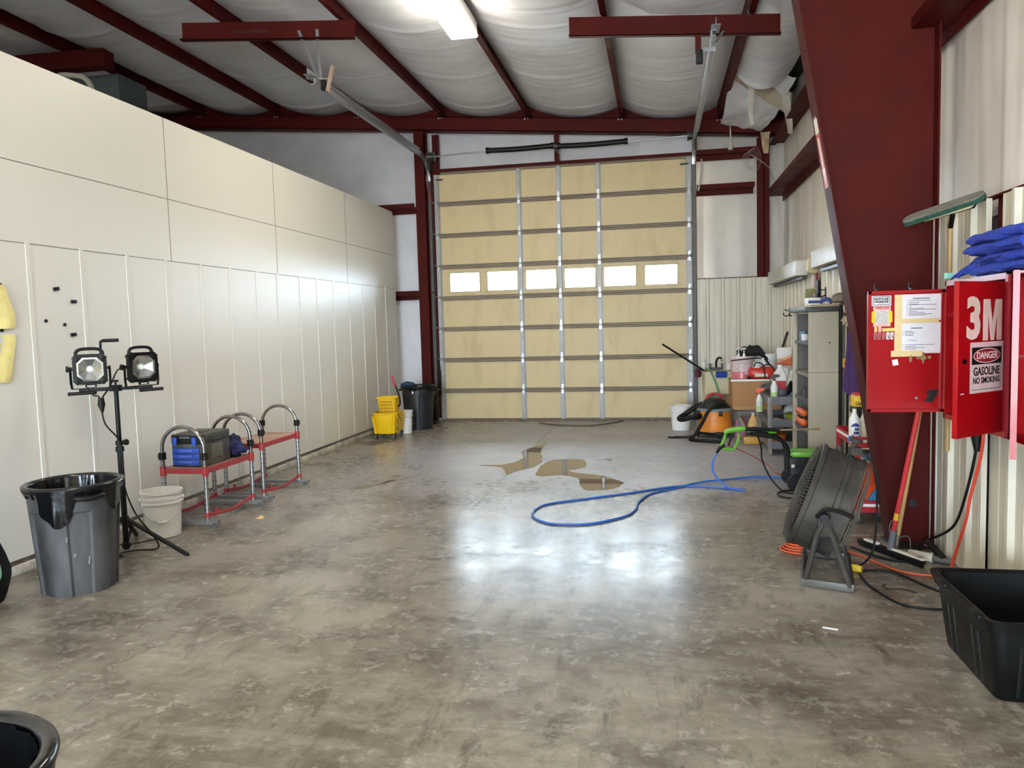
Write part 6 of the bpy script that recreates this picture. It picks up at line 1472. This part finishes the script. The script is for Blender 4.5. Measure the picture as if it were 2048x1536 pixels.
solo('paper_crumb', B().ball((-3.86, 11.22, .012), .014, 8), PAPER, 'right white crumb on the floor by the far trash can', 'crumb')
solo('floor_hose', B().tube(fl([(-1.95, 12.35), (-1.6, 12.1), (-1.1, 12.05), (-.8, 12.3), (-.6, 12.62)], .012), .011, 6, k=6), mat('dark_olive_hose', '#54503f', .6), 'dark hose lying along the foot of the overhead door', 'hose')
b = B()
for k in range(3): b.tube([(-3.62 - .05 * k, 12.62, .02), (-3.66 - .04 * k, 12.66, .25 + .1 * k), (-3.60, 12.74, .5 + .12 * k), (-3.66, 12.76, .9 + .1 * k), (-3.72, 12.78, 1.2)], .006, 6, k=6)
b.tube([(-3.56, 12.3, .008), (-3.7, 12.45, .008), (-3.62, 12.6, .01)], .008, 6, k=5)
b = B().add([(x - .12, y, z) for x, y, z in b.v], b.f)
solo('loose_cables', b, BLACKR, 'loose black cables hanging between the far trash can and the door track', 'cable')
# ------------------------------------------------------------------ daylight, lamps and lens
w = bpy.data.worlds.new('sky'); scene.world = w; w.use_nodes = True
bg = w.node_tree.nodes['Background']; bg.inputs['Color'].default_value = (.70, .85, 1, 1); bg.inputs['Strength'].default_value = 36.0
# hazy sky, brighter on the far (door) side than behind the camera
N_ = w.node_tree.nodes; L_n = w.node_tree.links
tc_ = N_.new('ShaderNodeTexCoord'); sp_ = N_.new('ShaderNodeSeparateXYZ'); mr_ = N_.new('ShaderNodeMapRange')
mr_.inputs['From Min'].default_value = -.4; mr_.inputs['From Max'].default_value = .9; mr_.inputs['To Min'].default_value = 36; mr_.inputs['To Max'].default_value = 40
L_n.new(tc_.outputs['Generated'], sp_.inputs[0]); L_n.new(sp_.outputs['Y'], mr_.inputs['Value']); L_n.new(mr_.outputs['Result'], bg.inputs['Strength'])
def portal(name, loc, rot, sx, sy):
    l = bpy.data.lights.new(name, 'AREA'); l.shape = 'RECTANGLE'; l.size = sx; l.size_y = sy; l.cycles.is_portal = True
    o = bpy.data.objects.new(name, l); o.location = loc; o.rotation_euler = rot; COL.objects.link(o)
for a, c in WINX: portal('window_portal', ((a + c) / 2, D + .08, (WZ0 + WZ1) / 2), (-PI / 2, 0, 0), c - a, WZ1 - WZ0)
portal('doorway_portal', (-1.65, -7.12, 1.55), (PI / 2, 0, 0), 3.9, 3.1)
def lamp_area(name, loc, rot, sx, sy, e, col=(1, .945, .86)):
    l = bpy.data.lights.new(name, 'AREA'); l.shape = 'RECTANGLE'; l.size = sx; l.size_y = sy; l.energy = e; l.color = col
    o = bpy.data.objects.new(name, l); o.location = loc; o.rotation_euler = rot; COL.objects.link(o); return o

sl_ = bpy.data.lights.new('sun', 'SUN'); sl_.energy = 130; sl_.angle = .01; sl_.color = (1, .97, .93)      # stands high in front of the building
so_ = bpy.data.objects.new('sun', sl_); so_.rotation_euler = (math.radians(27), math.radians(6), 0); so_.location = (0, -20, 30); COL.objects.link(so_)
cd = bpy.data.cameras.new('camera'); cam = bpy.data.objects.new('camera', cd); COL.objects.link(cam)
cd.sensor_width = 36; cd.lens = 36 * 1528.156 / 2048; cd.clip_start = .05; cd.clip_end = 200
r_, u_, f_ = V((.9817721, .18803477, -.02768513)), V((.01270717, .08039853, .9966818)), V((-.18963668, .97886618, -.07654364))
cam.matrix_world = Matrix(((r_.x, u_.x, -f_.x, 0), (r_.y, u_.y, -f_.y, 0), (r_.z, u_.z, -f_.z, 1.628), (0, 0, 0, 1)))
scene.camera = cam
scene.view_settings.view_transform = 'Standard'; scene.view_settings.look = 'None'
scene.view_settings.gamma = 1; scene.view_settings.exposure = .32; scene.view_settings.use_curve_mapping = False
scene.cycles.use_denoising = True; scene.cycles.max_bounces = 8; scene.cycles.diffuse_bounces = 5; scene.cycles.glossy_bounces = 4
scene.cycles.transparent_max_bounces = 12; scene.cycles.sample_clamp_indirect = 8
